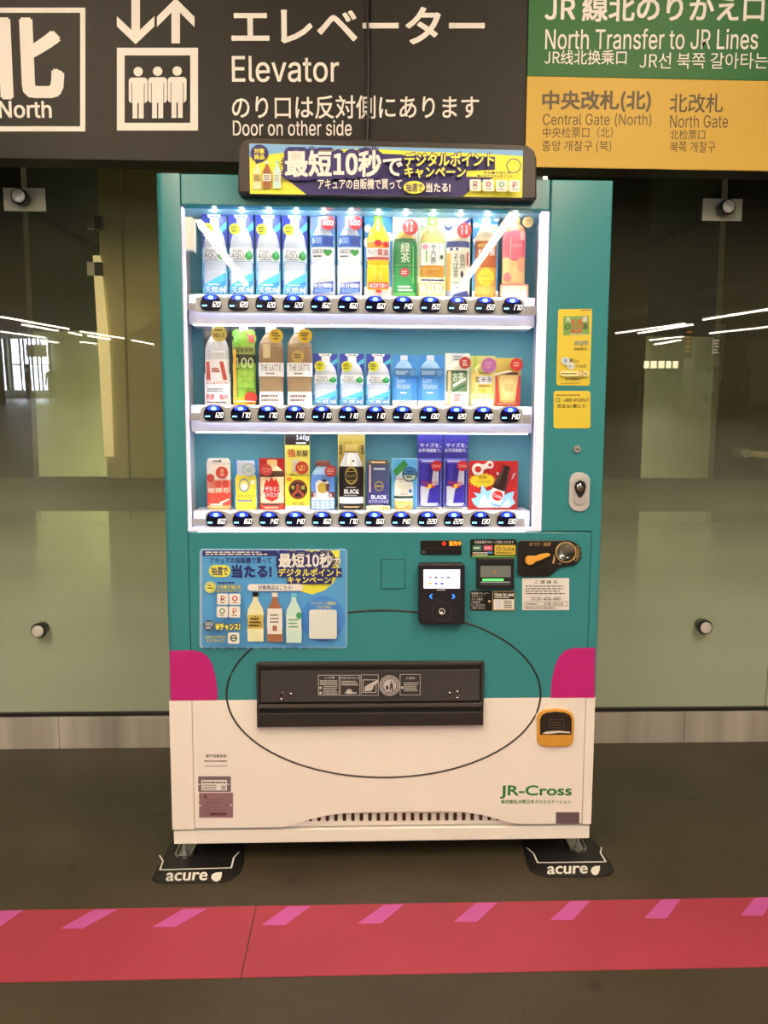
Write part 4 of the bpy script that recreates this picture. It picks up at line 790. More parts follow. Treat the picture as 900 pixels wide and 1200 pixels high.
it.card(Q(178, 34, 36), None, bulge=.002)
it.bottle(.04, .98, .03, 1, SQ, [(0, Q(226, 206, 170)), (.22, Q(84, 56, 40)), (.34, Q(236, 214, 170)), (.86, Q(150, 90, 60)), (.9, Q(222, 80, 54))], cap=Q(226, 186, 120), depth=.35, dy=-.001, draw=lambda m: (m.poly([(.5, .34), (.6, .42), (.68, .36), (.8, .5), (.84, .64), (.74, .78), (.5, .84), (.24, .78), (.13, .64), (.18, .5), (.28, .38), (.36, .44)], Q(206, 46, 36)), m.text('ドデカミン', .10, .53, .86, .625, WT, bold=.02), m.text('ストロング', .12, .645, .84, .74, WT, bold=.02), m.bars(.12, .885, .88, 1, 1, .025, DK), m.bars(.2, .94, .8, 1, 1, .03, Q(250, 200, 170))))
it.badge(.32, .22, .26, Q(206, 70, 70), lambda m: (m.text('バナジウム', -.6, -.3, .6, .0, Q(250, 210, 200), bold=.01), m.text('入り', -.4, .1, .4, .4, Q(250, 210, 200), bold=.01)), dy=-.026, star=True)
it = Item(2, 334, 363, 508, 'lemon_soda_sample', 'tall yellow lemon soda card with black band and round emblem')
YC = Q(228, 214, 100)
it.card(YC, lambda m: (m.rect(.01, 0, .99, .15, Q(40, 30, 28), n=6), m.text('140g', .45, .025, .95, .095, WT, bold=.02, shear=.1), m.bars(.45, .115, .92, 1, 1, .022, WT), m.text('強', .1, .20, .42, .305, Q(196, 60, 50), bold=.02), m.text('炭酸', .44, .215, .92, .30, DK, bold=.01, shear=.1),
              m.rect(.3, .34, .6, .5, Q(196, 190, 170)), m.rect(0, .56, 1, .95, Q(240, 222, 60), n=6), m.rect(0, .95, 1, 1, WT, n=6), m.bars(.2, .535, .4, 1, 1, .012, DK), m.oval(.52, .735, .38, .13, Q(36, 32, 26)), m.ring(.52, .735, .355, .118, .02, Q(150, 60, 40)),
              m.text('檸', .24, .68, .38, .735, Q(200, 190, 80), bold=.01), m.text('檬', .64, .68, .8, .735, Q(200, 190, 80), bold=.01), m.poly([(.45, .66), (.58, .66), (.58, .73), (.78, .80), (.72, .83), (.52, .77), (.32, .83), (.26, .80), (.45, .73)], Q(160, 70, 50)), m.text('ver.140', .28, .89, .76, .94, Q(110, 96, 30), bold=.01), m.oval(.17, .60, .1, .028, Q(222, 120, 50))), bulge=.004)
it.badge(.70, .445, .26, Q(190, 60, 44), lambda m: (m.text('レモン', -.65, -.4, .65, .0, Q(240, 220, 120), bold=.01), m.text('搾汁', -.5, .1, .5, .5, Q(240, 220, 120), bold=.01)), dy=-.018)
it = Item(2, 364, 393, 538.5, 'iced_cocoa_sample', 'blue and white iced cocoa bottle sample with brown cap')
it.bottle(.02, .98, .02, 1, [(0, .95), (.03, 1), (.5, 1), (.68, .98), (.76, .86), (.84, .62), (.87, .58), (.9, .56)], [(0, Q(150, 190, 230)), (.28, Q(96, 140, 214)), (.63, Q(110, 50, 44)), (.78, Q(150, 180, 226))], cap=Q(120, 60, 56), depth=.45, dy=-.006, draw=lambda m: (m.poly([(.2, .45), (.34, .38), (.5, .42), (.62, .36), (.76, .44), (.72, .74), (.24, .74)], Q(226, 222, 220)), m.oval(.58, .40, .1, .03, DK), m.oval(.48, .55, .2, .11, Q(190, 166, 70)), m.poly([(.62, .46), (.8, .46), (.76, .62), (.64, .62)], Q(110, 70, 60)), m.rect(.03, .745, .97, .785, WT, n=8), m.text('ICE COCOA', .12, .655, .88, .735, WT, bold=.015), [m.oval(.1+.2*(k % 5), .83+.055*(k//5), .07, .02, Q(206, 220, 240), 8) for k in range(15)]))
it.badge(.83, .22, .24, Q(170, 60, 60), lambda m: m.bars(-.6, -.4, .6, 3, .35, .16, Q(240, 190, 180)), dy=-.03)
it = Item(2, 396, 427.5, 506.5, 'black_coffee_sample', 'tall black and silver coffee bottle sample on gold card')
GC = Q(170, 148, 66)
it.card(GC, lambda m: (m.frame(0, 0, 1, 1, .025, Q(206, 196, 110)), m.bars(.25, .12, .6, 2, .03, .012, Q(140, 120, 50)), m.bars(.06, .17, .16, 4, .03, .02, DK, 0), m.bars(.86, .17, .96, 4, .03, .02, DK, 0)), bulge=.002)
SV = Q(206, 206, 212, metal=.3, rough=.3); BK = Q(34, 28, 28, rough=.3)
it.bottle(.04, .96, .16, 1, ALU, [(0, Q(80, 66, 40)), (.12, SV), (.33, BK), (.80, Q(214, 214, 220)), (.90, BK)], cap=Q(186, 160, 80), depth=.45, dy=-.002, draw=lambda m: (m.oval(.5, .47, .26, .135, GC), m.oval(.5, .47, .21, .11, BK), m.rect(.26, .44, .74, .505, BK), m.text("TULLY'S", .28, .45, .72, .495, GC, bold=.005), m.bars(.32, .40, .68, 1, 1, .012, GC, 0), m.bars(.32, .54, .68, 1, 1, .012, GC, 0), m.bars(.3, .645, .7, 1, 1, .012, Q(200, 190, 170)), m.text('BLACK', .22, .68, .80, .745, WT, bold=.025), m.bars(.2, .765, .8, 1, 1, .012, Q(200, 190, 170)), m.oval(.58, .245, .04, .016, DK, 10), m.bars(.2, .94, .85, 1, 1, .02, Q(200, 160, 90))))
it = Item(2, 429.5, 456.5, 539, 'black_coffee_can_sample', 'navy coffee can sample standing beside the gold-card coffee bottle')
NB = Q(66, 66, 128, rough=.3)
it.bottle(.01, .99, 0, .92, CAN, [(0, Q(90, 74, 60)), (.1, Q(70, 80, 120)), (.5, NB)], depth=.35, dy=-.004, name='can', draw=lambda m: (m.rect(.2, .03, .8, .06, Q(226, 190, 150)), m.rect(.3, .17, .8, .21, Q(196, 206, 220)), m.oval(.54, .565, .2, .11, GC), m.oval(.54, .565, .16, .085, NB), m.rect(.36, .545, .72, .585, GC), m.text('BLACK', .2, .76, .86, .845, WT, bold=.02), m.text('キリマンジャロ', .1, .87, .95, .935, Q(220, 220, 240), bold=.01), m.bars(.1, .965, .9, 1, 1, .02, Q(200, 200, 226)), m.rect(.1, .1, .18, .7, Q(206, 176, 170))))
m = M(it.mp, it.y-.021); m.prism([it.mp(0, 1), it.mp(1, 1), it.mp(1, .91), it.mp(0, .91)], it.y-.021, it.y-.0195, Q(244, 232, 170)); m.text('キリッと後味', .1, .925, .92, .985, Q(150, 120, 30), bold=.015); m.build('tag_card', it.root)
it = Item(2, 459, 489, 537, 'jelly_cup_sample', 'white jelly cup sample with green lid strip on light blue card')
it.card(Q(90, 166, 220), lambda m: m.frame(0, 0, 1, 1, .02, Q(150, 206, 240)), bulge=.002)
it.bottle(.10, .84, .20, 1, [(0, .86), (.04, .95), (.2, 1), (.22, .9), (.25, 1), (.55, 1), (.66, .96), (.72, .82), (.95, .8), (1, .78)], [(0, Q(226, 230, 236)), (.24, Q(214, 90, 80)), (.26, Q(232, 228, 210)), (.66, Q(40, 60, 50)), (.72, Q(236, 240, 206)), (.78, Q(246, 206, 120))], depth=.45, dy=-.001, name='cup', draw=lambda m: (m.oval(.5, .38, .38, .13, Q(222, 214, 186)), m.text('フルーツ', .3, .52, .74, .57, Q(190, 100, 80), bold=.01), m.bars(.32, .60, .7, 1, 1, .025, Q(190, 100, 80)), m.oval(.84, .54, .09, .05, Q(70, 120, 170)), m.bars(.2, .80, .7, 1, 1, .02, Q(120, 160, 60)), m.oval(.35, .9, .2, .06, Q(250, 220, 120)), m.oval(.68, .88, .18, .05, Q(240, 170, 110))))
m = M(it.mp, it.y-.026); m.prism([it.mp(.02, .24), it.mp(.45, .02), it.mp(.62, .12), it.mp(.18, .34)], it.y-.026, it.y-.0245, Q(54, 140, 70)); m.build('lid_strip', it.root)
it.badge(.67, .30, .29, Q(36, 60, 90), lambda m: (m.poly([(-.85, -.05), (-.7, -.55), (-.3, -.85), (.3, -.85), (.7, -.55), (.85, -.05)], Q(60, 130, 196)), m.poly([(-.85, .12), (.85, .12), (.6, .65), (0, .86), (-.6, .65)], Q(190, 210, 200)), m.bars(-.5, -.5, .5, 1, 1, .25, Q(30, 60, 110)), m.bars(-.5, .25, .5, 1, 1, .2, DK)), dy=-.032)
def energy(px0, px1, lab):
    it = Item(2, px0, px1, 507.5, 'energy_drink_sample', lab)
    IN = Q(52, 44, 138)
    it.card(IN, lambda m: (m.text('サイズを、', .1, .13, .95, .185, Q(220, 220, 240), bold=.008), m.text('お手頃価格で。', .06, .20, .95, .25, Q(220, 220, 240), bold=.008), m.frame(.04, .33, .96, .96, .03, Q(110, 120, 206)), m.rect(0, .965, 1, 1, WT), m.bars(.06, .972, .94, 1, 1, .014, Q(120, 150, 60))), bulge=.001)
    NVB = Q(62, 50, 160, metal=.2, rough=.3); SI = Q(206, 206, 216, metal=.3, rough=.3)
    it.bottle(.12, .86, .355, .95, CAN, [(0, Q(170, 170, 206)), (.03, NVB), (.93, Q(190, 190, 226))], depth=.45, dy=-.002, name='can', draw=lambda m: (m.poly([(.01, .56), (.5, .56), (.36, .94), (.03, .94)], SI), m.poly([(.7, .1), (.97, .1), (.97, .52), (.58, .56)], SI), m.oval(.5, .56, .12, .05, Q(240, 190, 50)), m.poly([(.2, .58), (.3, .53), (.44, .55), (.42, .59)], Q(206, 50, 40)), m.poly([(.8, .58), (.7, .53), (.56, .55), (.58, .59)], Q(206, 50, 40)), m.text('Red Bull', .1, .45, .9, .51, Q(196, 40, 60), bold=.015)))
    it.badge(.72, .42, .21, Q(196, 36, 48), lambda m: m.text('250ml', -.75, -.25, .75, .3, Q(250, 190, 190), bold=.01), dy=-.03)
energy(489, 518.5, 'slim blue and silver can sample on indigo card, next to the jelly cup'); energy(519.5, 548.5, 'slim blue and silver can sample on indigo card, next to the red square card')
it = Item(2, 549, 606.5, 540, 'cola_card_sample', 'square red card with dark bottle and ice splash on bottom shelf')
def dcola(m):
    m.star(.28, .40, .28, .16, Q(236, 206, 50), 18, .8); m.text('特別', .2, .30, .36, .375, Q(120, 80, 20), bold=.01); m.text('オマケつき', .18, .40, .44, .46, Q(120, 80, 20), bold=.01)
    m.poly([(.06, .78), (.18, .74), (.1, .64), (.24, .68), (.27, .48), (.38, .62), (.46, .58), (.66, .74), (.8, .66), (.94, .62), (.9, .76), (.96, .86), (.84, .96), (.2, .96), (.12, .9)], Q(150, 206, 236)); m.poly([(.2, .95), (.24, .8), (.32, .68), (.4, .82), (.5, .92), (.66, .94), (.82, .78), (.86, .9), (.8, .96)], Q(226, 240, 250)); m.poly([(.56, .22), (.62, .26), (.58, .3)], Q(220, 226, 236)); m.poly([(.9, .26), (.96, .24), (.9, .36), (.86, .4)], Q(200, 170, 180))
it.card(Q(190, 34, 36), dcola, bulge=.0)
m = M(); cx, cz = it.mp(.18, .17); m.turn((cx, it.y, cz), [(-.008, .012), (-.006, .0165), (-.001, .0165)], Q(226, 220, 214), n=24); m.turn((it.mp(.42, .08)[0], it.y, it.mp(.42, .08)[1]), [(-.008, .008), (-.006, .0105), (-.001, .0105)], Q(226, 220, 214), n=20)
m.turn((cx, it.y, cz), [(-.009, .007), (-.008, .009)], REDD, n=20); m.turn((it.mp(.42, .08)[0], it.y, it.mp(.42, .08)[1]), [(-.009, .004), (-.008, .005)], REDD, n=16); xa_, za_ = it.mp(.18, .13); xb_, zb_ = it.mp(.42, .05); m.prism([(xa_, za_-.012), (xb_, zb_-.012), (xb_, zb_+.002), (xa_, za_+.004)], it.y-.006, it.y-.001, Q(226, 220, 214)); m.build('pull_ring', it.root, smooth=True)
m = M(); p0 = Vector((it.mp(.52, .86)[0], it.y-.008, it.mp(.52, .86)[1])); p1 = Vector((it.mp(.77, .10)[0], it.y-.008, it.mp(.77, .10)[1])); ax = (p1-p0); L_ = ax.length; ax.normalize(); sd = Vector((ax.z, 0, -ax.x))
prof = [(0, .017), (.05, .0185), (.2, .019), (.36, .0185), (.42, .019), (.6, .0165), (.75, .0125), (.88, .0095), (.92, .0105), (1, .010)]; n = 18; vs = []; fs = []
for t, r in prof:
    for q in range(n): vs.append(p0+ax*(t*L_)+sd*(r*math.cos(2*pi*q/n))+Vector((0, 1, 0))*(r*.45*math.sin(2*pi*q/n)))
def seg(a, b, mm):
    m.add(vs[a*n:(b+1)*n], [(i*n+q, i*n+(q+1) % n, (i+1)*n+(q+1) % n, (i+1)*n+q) for i in range(b-a) for q in range(n)], mm)
CB = Q(54, 34, 28, rough=.2); seg(3, len(prof)-1, CB); m.add(vs[-n:], [tuple(range(n))], Q(60, 40, 34)); bo = m.build('bottle', it.root, smooth=True)
m = M(); seg(0, 3, Q(236, 232, 228)); m.add(vs[:n], [tuple(range(n))], WT); c0 = p0+ax*(L_*.2)
mpr = lambda a, b: ((c0+sd*a*.016+ax*(-b)*.016).x, (c0+sd*a*.016+ax*(-b)*.016).z)
m2 = M(mpr, it.y-.0172); m.build('label', bo, smooth=True); m2.oval(0, 0, .95, .85, Q(200, 36, 40)); m2.text('Cola', -.7, -.3, .7, .3, WT, bold=.02); m2.build('emblem', bo)

# ------------------------------------------------------------------ fittings on the lower panel and the stile
F1 = FACE(-.001)
def plate(name, box, thick, col, r=2, bevel=.001, y=-.001, draw=None, poly=None, parent=None):
    m = M(FACE(y-thick), y-thick); pl = poly or rrect(*box, r)
    m.prism([P(a, b, y-thick) for a, b in pl], y-thick, y+.001, col)
    o = m.build(name, parent or VM, bevel=bevel)
    if draw:
        d = M(FACE(y-thick), y-thick); draw(d); d.build('lettering', o)
    return o
# campaign poster behind a clear pocket
PB = K(84, 146, 190, rough=.4); PN = K(42, 40, 92, rough=.45); PY = K(226, 208, 62, rough=.45); PWH = K(226, 216, 206, rough=.45); QR = K(214, 204, 194)
def poster(m):
    m.poly([(334.5, 645), (398, 645), (397.5, 670), (391, 683), (380, 692), (366, 696.5), (352, 693), (341, 684), (335, 668)], PY)
    m.oval(378.4, 725, 26, 27, K(70, 124, 176)); m.rect(237.5, 645, 325, 651.5, PN); m.bars(241, 646.4, 320, 2, 2.4, 1.3, PWH)
    m.text('アキュアの自販機で買って', 246, 653, 318, 660, PN, bold=.025); m.poly(rrect(245, 662, 270, 676, 6.9), PY); m.text('抽選で', 248, 664, 267, 674, PN, bold=.03); m.text('当たる!', 272, 662, 318, 676.5, PN, bold=.06)
    m.text('最短10秒', 327, 648.5, 389, 664.5, PWH, bold=.018, out=PN, ow=.13); m.text('で', 390, 654, 399.5, 664.5, PWH, bold=.03, out=PN, ow=.09)
    m.poly([(325.5, 665.5), (400.5, 665.5), (400.5, 675.5), (389, 676), (388.5, 684), (336.5, 684), (336, 676), (325.5, 675.5)], PN)
    m.text('デジタルポイント', 326.5, 666, 399.5, 674.8, PY, bold=.035, out=PN, ow=.17); m.text('キャンペーン', 337.5, 675.5, 387.5, 683, PY, bold=.035, out=PN, ow=.17)
    m.poly(rrect(290.5, 684, 355.5, 692, 3.9), PWH); m.text('対象商品はこちら!', 303, 685.3, 343, 690.5, PN, bold=.02)
    mini_bottle(m, 299.8, 693.5, 751, 9.6, K(222, 206, 150), BLACK, K(206, 170, 70)); m.text('レモン\nスカッシュ', 292, 721, 307, 733, K(110, 60, 30), bold=.03)
    mini_bottle(m, 322.4, 693.5, 751, 9.4, K(160, 96, 60), PWH, K(222, 204, 176)); m.rect(314, 712, 331, 742, K(226, 210, 186)); m.bars(317, 719, 328, 3, 4, 1.4, INK); m.rect(320, 732, 325, 738, K(160, 90, 60))
    mini_bottle(m, 344.8, 694, 752, 9.2, K(196, 208, 214), K(110, 180, 200), K(214, 222, 220), K(70, 150, 90)); m.oval(351, 720, 3.4, 4, K(60, 140, 80))
    m.text('キャンペーン詳細は', 365, 703.5, 394, 707.5, PY, bold=.02); m.text('こちらから!', 371, 708, 388, 712, PY, bold=.02); m.poly(rrect(362.6, 713, 395, 747, 3), QR)
    m.ring(247.7, 686.8, 6.6, 6.6, .9, PY); m.oval(247.7, 686.8, 5, 5, PY); m.bars(244.5, 684, 251, 2, 3, 1.5, PN); m.text('その場で当たる!', 256, 684, 283.5, 688.5, PY, bold=.03, out=PN, ow=.1); m.text('選べるデジタルポイント', 255.5, 689, 284, 692.5, PY, bold=.03, out=PN, ow=.1); m.bars(256, 680.5, 282, 1, 1, 1.8, PN)
    for q, (a, b, t, cc) in enumerate(((255.8, 694, 'R', K(160, 40, 60)), (270, 694, 'd', K(190, 40, 50)), (255.5, 708.5, 'o', K(50, 130, 80)), (269.7, 708.5, 'P', K(190, 50, 60)))):
        m.poly(rrect(a, b, a+13, b+13, 1.5), PWH)
        if t in 'do': m.ring(a+6.5, b+5.5, 3.2, 3.2, 1.3, cc, n=16)
        else: m.text(t, a+4.5, b+2.5, a+8.8, b+8.6, cc, bold=.01)
        m.bars(a+3.5, b+10, a+10, 1, 1, .9, INK)
    m.oval(246.7, 731, 6.6, 6.8, K(70, 84, 100)); m.text('300', 242.5, 727, 251, 731, PWH, bold=.02); m.bars(243, 732.5, 250, 1, 1, 1.6, PWH); m.text('Wチャンス!', 254.5, 728.5, 282.5, 736, PY, bold=.03, out=PN, ow=.09)
    m.text('はずれた方の中から', 242, 742, 267, 745.5, PY, bold=.02, out=PN, ow=.09); m.text('さらにチャンス', 244, 746, 265, 750, PY, bold=.02, out=PN, ow=.09); m.poly(rrect(268.8, 738.5, 282, 751.5, 1.5), PWH); m.ring(275.4, 745, 4, 4, 1.4, K(40, 80, 60), n=18); m.poly([(272.5, 744.2), (279.5, 744.2), (279.5, 745.8), (272.5, 745.8)], K(40, 80, 60)); m.bars(240, 756, 400, 1, 1, .8, PN)
m = M(); m.prism([P(a, b, -.004) for a, b in rrect(233.5, 643.5, 407, 760, 4)], -.004, -.0005, K(150, 168, 176, rough=.25)); pk = m.build('poster_pocket', VM, bevel=.002)
m = M(FACE(-.0045), -.0045); m.prism([P(a, b, -.0045) for a, b in rrect(237, 644.5, 405.5, 758.5, 2.5)], -.0045, -.004, PB); poster(m); m.build('campaign_poster', pk)
# blank hatch
m = M(); m.prism([P(a, b, -.003) for a, b in rrect(446, 655, 475, 690.5, 1.5)], -.0025, -.001, K(40, 92, 84, rough=.4)); hb = m.build('blank_hatch', VM); m = M(); m.prism([P(a, b, -.003) for a, b in rrect(447.3, 656.3, 473.8, 689.3, 1)], -.0042, -.001, TEAL); m.build('hatch_cover', hb, bevel=.0008)
# status display
ds = plate('status_display', (493, 633.5, 541, 650), .004, BLACK, r=1)
m = M(FACE(-.005), -.0052); OR = mat((255, 150, 40), 'n', emit=1.6); RD = mat((255, 50, 30), 'n', emit=1.8)
m.text('販売中', 526.5, 634.2, 540.5, 639.6, OR, bold=.02); m.ring(520.3, 637, 2.7, 2.7, 1, RD, n=4); m.oval(496.5, 646.8, 1.8, 1.8, K(90, 84, 78)); m.rect(494, 642.4, 540.5, 642.9, K(60, 52, 44)); m.build('display_glow', ds)
# card reader
m = M(); rp = [P(a, b, -.03) for a, b in rrect(491, 660.5, 545, 732, 4)]; m.prism(rp, -.03, .0, K(30, 26, 26, rough=.4)); cr = m.build('card_reader', VM, bevel=.004)
FR = FACE(-.031)
m = M(FR, -.0303); SCR = mat((226, 226, 255), 'n', emit=1.05); m.rect(496.5, 667.5, 539, 689.5, SCR)
SI = K(120, 116, 160)
m.bars(499, 669.5, 526, 2, 2, .8, SI)
for k, (a, b, cc) in enumerate(((504, 676.6, (190, 120, 150)), (511, 676.6, (90, 110, 120)), (518, 676.6, (120, 140, 200)), (525, 676.6, (120, 120, 160)), (504, 683.6, (220, 160, 60)), (511, 683.6, (90, 100, 190)), (518, 683.6, (90, 100, 190)))):
    m.oval(a, b, 2.2, 1.5, mat(cc, 'n', emit=.8), 12)
m.bars(512, 690.6, 524, 1, 1, 1.1, PWH); m.build('screen', cr)
m = M(FR, -.0303); BG = mat((40, 110, 255), 'n', emit=2.5)
m.poly([(505.5, 696.3), (503, 699), (505.5, 701.7), (507, 701.7), (504.8, 699), (507, 696.3)], BG); m.poly([(531, 696.3), (533.5, 699), (531, 701.7), (529.5, 701.7), (531.7, 699), (529.5, 696.3)], BG); m.build('arrow_lights', cr)
m = M(FR, -.0303); m.ring(518, 717, 11.5, 11.5, .7, K(66, 58, 54)); m.ring(518, 716.5, 3.6, 3.6, .8, PWH, n=20); m.poly([(514.5, 718), (518.6, 716), (518.6, 719.6)], PWH); m.build('touch_mark', cr)
# upper payment sticker
def d1(m):
    m.text('交通系電子マネーご利用になれます', 556, 633.6, 602, 637, PWH, bold=.01); m.poly(rrect(553.5, 639, 564.5, 645.5, 1), K(60, 110, 80)); m.bars(555, 641, 563, 1, 1, 2, PWH); m.rect(566.5, 639, 577, 645, K(206, 80, 100)); m.bars(568, 641.3, 576, 1, 1, 1.2, PWH); m.poly(rrect(579.5, 638.6, 604, 650.2, 1), K(206, 168, 52)); m.ring(584, 643.3, 2.6, 2.4, .8, INK, n=16); m.text('Suica', 589, 641, 602, 645, INK, bold=.01); m.bars(581, 647.3, 601, 1, 1, .9, INK)
    m.bars(553.5, 647, 576, 2, 2.3, 1.2, PWH); m.oval(556, 649.4, 2, 1, K(200, 90, 60)); m.rect(571, 646.4, 577, 648.3, K(90, 140, 200)); m.rect(552.5, 651.2, 604, 652.8, K(110, 160, 60))
plate('payment_sticker', (551, 632, 605.5, 653.6), .0012, BLACK, r=2.5, bevel=0, draw=d1)
# bank-note slot
m = M(); m.prism([P(a, b, -.012) for a, b in rrect(559, 654.5, 602.5, 690.5, 1.5)], -.012, .0, K(26, 24, 22, rough=.4)); ns = m.build('note_slot', VM, bevel=.002)
m = M(FACE(-.0122), -.0122); m.rect(563, 663, 598.5, 676.5, K(112, 108, 96, rough=.3)); m.rect(565.5, 678.2, 590, 680.6, mat((90, 255, 110), 'n', emit=1.2)); m.rect(563, 681.5, 598, 683, K(150, 150, 140)); m.rect(563, 684.3, 598, 685.1, K(90, 90, 84)); m.oval(580, 670.5, 1.8, 1.6, K(190, 110, 60), 10); m.build('note_mouth', ns)
def d2(m):
    for k, t in enumerate(('新幹線アキュアー', 'でポイント', 'カード取引', 'ご利用は', 'ビこちらから', 'ご覧ください')): m.text(t, 552.5, 694+k*3.4, 552.5+2.6*len(t), 696.7+k*3.4, PWH, bold=.005)
    m.frame(577, 692.8, 603, 715.2, .7, K(200, 160, 90)); m.text('How to use', 579.5, 694.6, 601.5, 698.5, PWH, bold=.03); m.bars(579.5, 699.4, 601, 1, 1, 1.1, PWH); m.rect(578.3, 702, 602, 714, K(226, 210, 190)); m.rect(579.5, 703, 588, 713, K(206, 192, 174)); m.bars(590, 703.6, 600.5, 4, 2.4, 1.2, INK); m.poly([(572, 702.6), (575.5, 704.2), (572, 705.8)], K(214, 180, 90))
plate('guide_sticker', (551, 692, 603.8, 715.8), .0012, BLACK, r=2.5, bevel=0, draw=d2)
# coin panel
cp = [(609, 633.5), (668, 633.5), (675, 636), (680, 641), (682, 648), (680.5, 655), (676, 660.5), (669, 663.5), (660, 664.5), (655, 666), (649, 671.5), (643, 675.5), (612, 676), (608, 674), (607, 670), (607, 637)]
m = M(FACE(-.008), -.008); m.prism([P(a, b, -.008) for a, b in cp], -.008, .0, K(30, 24, 20, rough=.35)); cpn = m.build('coin_panel', VM, bevel=.0015)
GO = K(196, 150, 80, rough=.4); ORG = K(226, 150, 50, rough=.35)
m = M(FACE(-.008), -.0083); m.text('おつり・返却', 620.5, 635.5, 645, 640, GO, bold=.01); m.ring(663, 647, 12.2, 12.2, 1.1, GO); m.oval(678, 647, 3, 8, K(50, 40, 32)); m.ring(676, 641.5, 2, 2, .6, GO, 12); m.ring(677.4, 646, 2, 2, .6, GO, 12); m.ring(676.8, 650.6, 2, 2, .6, GO, 12); m.ring(674.5, 654.8, 2.2, 2.2, .6, GO, 12); m.poly([(648.5, 649), (650.5, 655), (648.5, 661), (646.8, 659), (648, 655)], GO); m.rect(622, 668.6, 644, 670.2, BLACK); m.bars(654, 660, 658, 1, 1, .7, PWH); m.build('coin_lettering', cpn)
m = M(); m.prism([P(a, b, -.018) for a, b in [(616, 655.5), (617.5, 652.5), (621, 651.8), (628, 652), (634, 649.8), (642, 648.5), (645.5, 649.6), (645, 651.5), (640, 653.8), (633, 657), (628, 658.5), (625, 661.5), (620, 662.5), (616.5, 660)]], -.018, -.008, ORG); m.build('return_lever', cpn, bevel=.003)
x, z = P(663, 646.5, -.013); m = M(); m.turn((x, 0, z), [(-.008, .0235), (-.011, .0235), (-.011, .0215), (-.0095, .018), (-.0092, .006), (-.0092, .0)], CHROME, n=36); m.build('coin_dial', cpn, smooth=True)
# contact card
def d3(m):
    m.text('ご 連 絡 先', 626.5, 680, 653.5, 684, INK, bold=.015); m.bars(615.5, 686.4, 664, 4, 2.85, 1, INK); m.text('0120-424-480', 622.5, 699.6, 656.5, 703.2, INK, bold=.02); m.frame(614.5, 704.6, 664.5, 710.2, .4, INK); m.bars(617, 707, 630, 1, 1, 1.2, INK); m.text('大宮 32016', 637, 705.6, 659.5, 709.3, INK, bold=.005); m.bars(615.5, 711.8, 656, 1, 1, .9, INK)
plate('contact_card', (612, 677.5, 667, 715), .0010, K(224, 204, 186, rough=.5), r=.5, bevel=0, draw=d3)
# yellow stickers (their cartoon figure is left out)
SY = K(212, 176, 46, rough=.45)
def d4(m):
    m.poly([(660, 371), (690, 370), (690.5, 391.5), (675, 392.5), (660, 393)], K(110, 142, 66)); m.bars(668, 390.6, 690, 1, 1, 2, K(190, 180, 120)); m.text('大', 662.5, 371.5, 669, 377.5, PWH, bold=.02); m.text('還', 681.5, 371, 688.5, 377, PWH, bold=.02); m.text('10', 669.5, 374.5, 682, 389.5, K(196, 84, 40), bold=.035); m.text('倍', 683.5, 379, 688.5, 386, INK, bold=.02); m.ring(665, 383, 3.2, 3.2, 1, K(50, 100, 50), n=16)
    m.text('acure', 673, 399.5, 688.5, 404, K(110, 130, 120), bold=.02, shear=.2); m.text('の', 680.2, 404.7, 682.3, 406.7, INK, bold=.01); m.text('自販機限定', 672.5, 407.5, 688, 410.3, INK, bold=.01)
    m.oval(662.5, 423, 5.3, 4.6, K(190, 190, 180)); m.text('水', 660.2, 420.3, 664.5, 425, K(60, 84, 140), bold=.02); m.text('曜日', 667, 420.5, 673, 424.8, INK, bold=.02); m.text('は', 674, 421.8, 677.5, 424.8, INK, bold=.01); m.oval(668.5, 429, 4.6, 4, K(206, 200, 180)); m.text('おトクの日', 666, 427.3, 686, 431, INK, bold=.01)
    m.poly(rrect(655.5, 434.5, 689, 441.2, 3), K(222, 198, 120)); m.bars(657, 437.4, 676, 1, 1, 1.2, INK); m.text('10', 677.5, 434.6, 683, 440.4, K(170, 60, 40), bold=.01); m.text('倍', 684, 436.5, 687, 439.6, INK, bold=.01); m.bars(661.5, 443.6, 680, 1, 1, 1.6, INK); m.bars(656, 449, 684, 1, 1, .6, INK); m.bars(680, 363.6, 692, 1, 1, 1, INK)
stp = plate('bonus_sticker', (0, 0, 0, 0), .0008, SY, poly=[(656, 362.3), (692.5, 361.8), (694, 364), (691.2, 450), (689.5, 452), (653.5, 451.6), (652, 449), (654.2, 364)], bevel=0, draw=d4, y=0.0)
def d5(m):
    m.bars(652, 462.6, 688, 1, 1, 1, INK); m.ring(653.8, 468.8, 2.6, 2.6, .9, K(50, 110, 50), n=16); m.text('JRE POINT', 660.5, 466.8, 690, 470.8, INK, bold=.012); m.text('貯まる!', 653.5, 473.3, 669, 478, INK, bold=.01); m.text('使える!', 671, 473.3, 687, 478, INK, bold=.01)
plate('points_sticker', (648.8, 458, 692, 502), .0008, SY, r=3, bevel=0, draw=d5, y=0.0)
# keyhole and lock handle
x, z = P(676.8, 526.3, -.004); m = M(); m.turn((x, 0, z), [(0, .0105), (-.004, .0105), (-.006, .0085)], STEEL); kh = m.build('key_lock', VM, smooth=True); m = M(); m.box(x-.004, x+.004, -.0066, -.0058, z-.0015, z+.0015, BLACK); m.build('key_slot', kh)
hp2 = [(667.5, 563), (670, 557), (675, 553.8), (682, 553.8), (688, 556), (691.8, 561), (690.8, 592), (688, 597), (682, 599.8), (674, 599), (669.5, 596), (666.8, 590)]
m = M(); m.prism([P(a, b, -.006) for a, b in hp2], -.006, 0, K(196, 178, 158, rough=.35, metal=.3)); lh = m.build('lock_handle', VM, bevel=.002)
m = M(); m.prism([P(a, b, -.009) for a, b in rrect(672.5, 558, 686.5, 592.5, 6.9)], -.009, -.006, K(186, 168, 148, rough=.35, metal=.3)); m.build('handle_grip', lh, bevel=.0015)
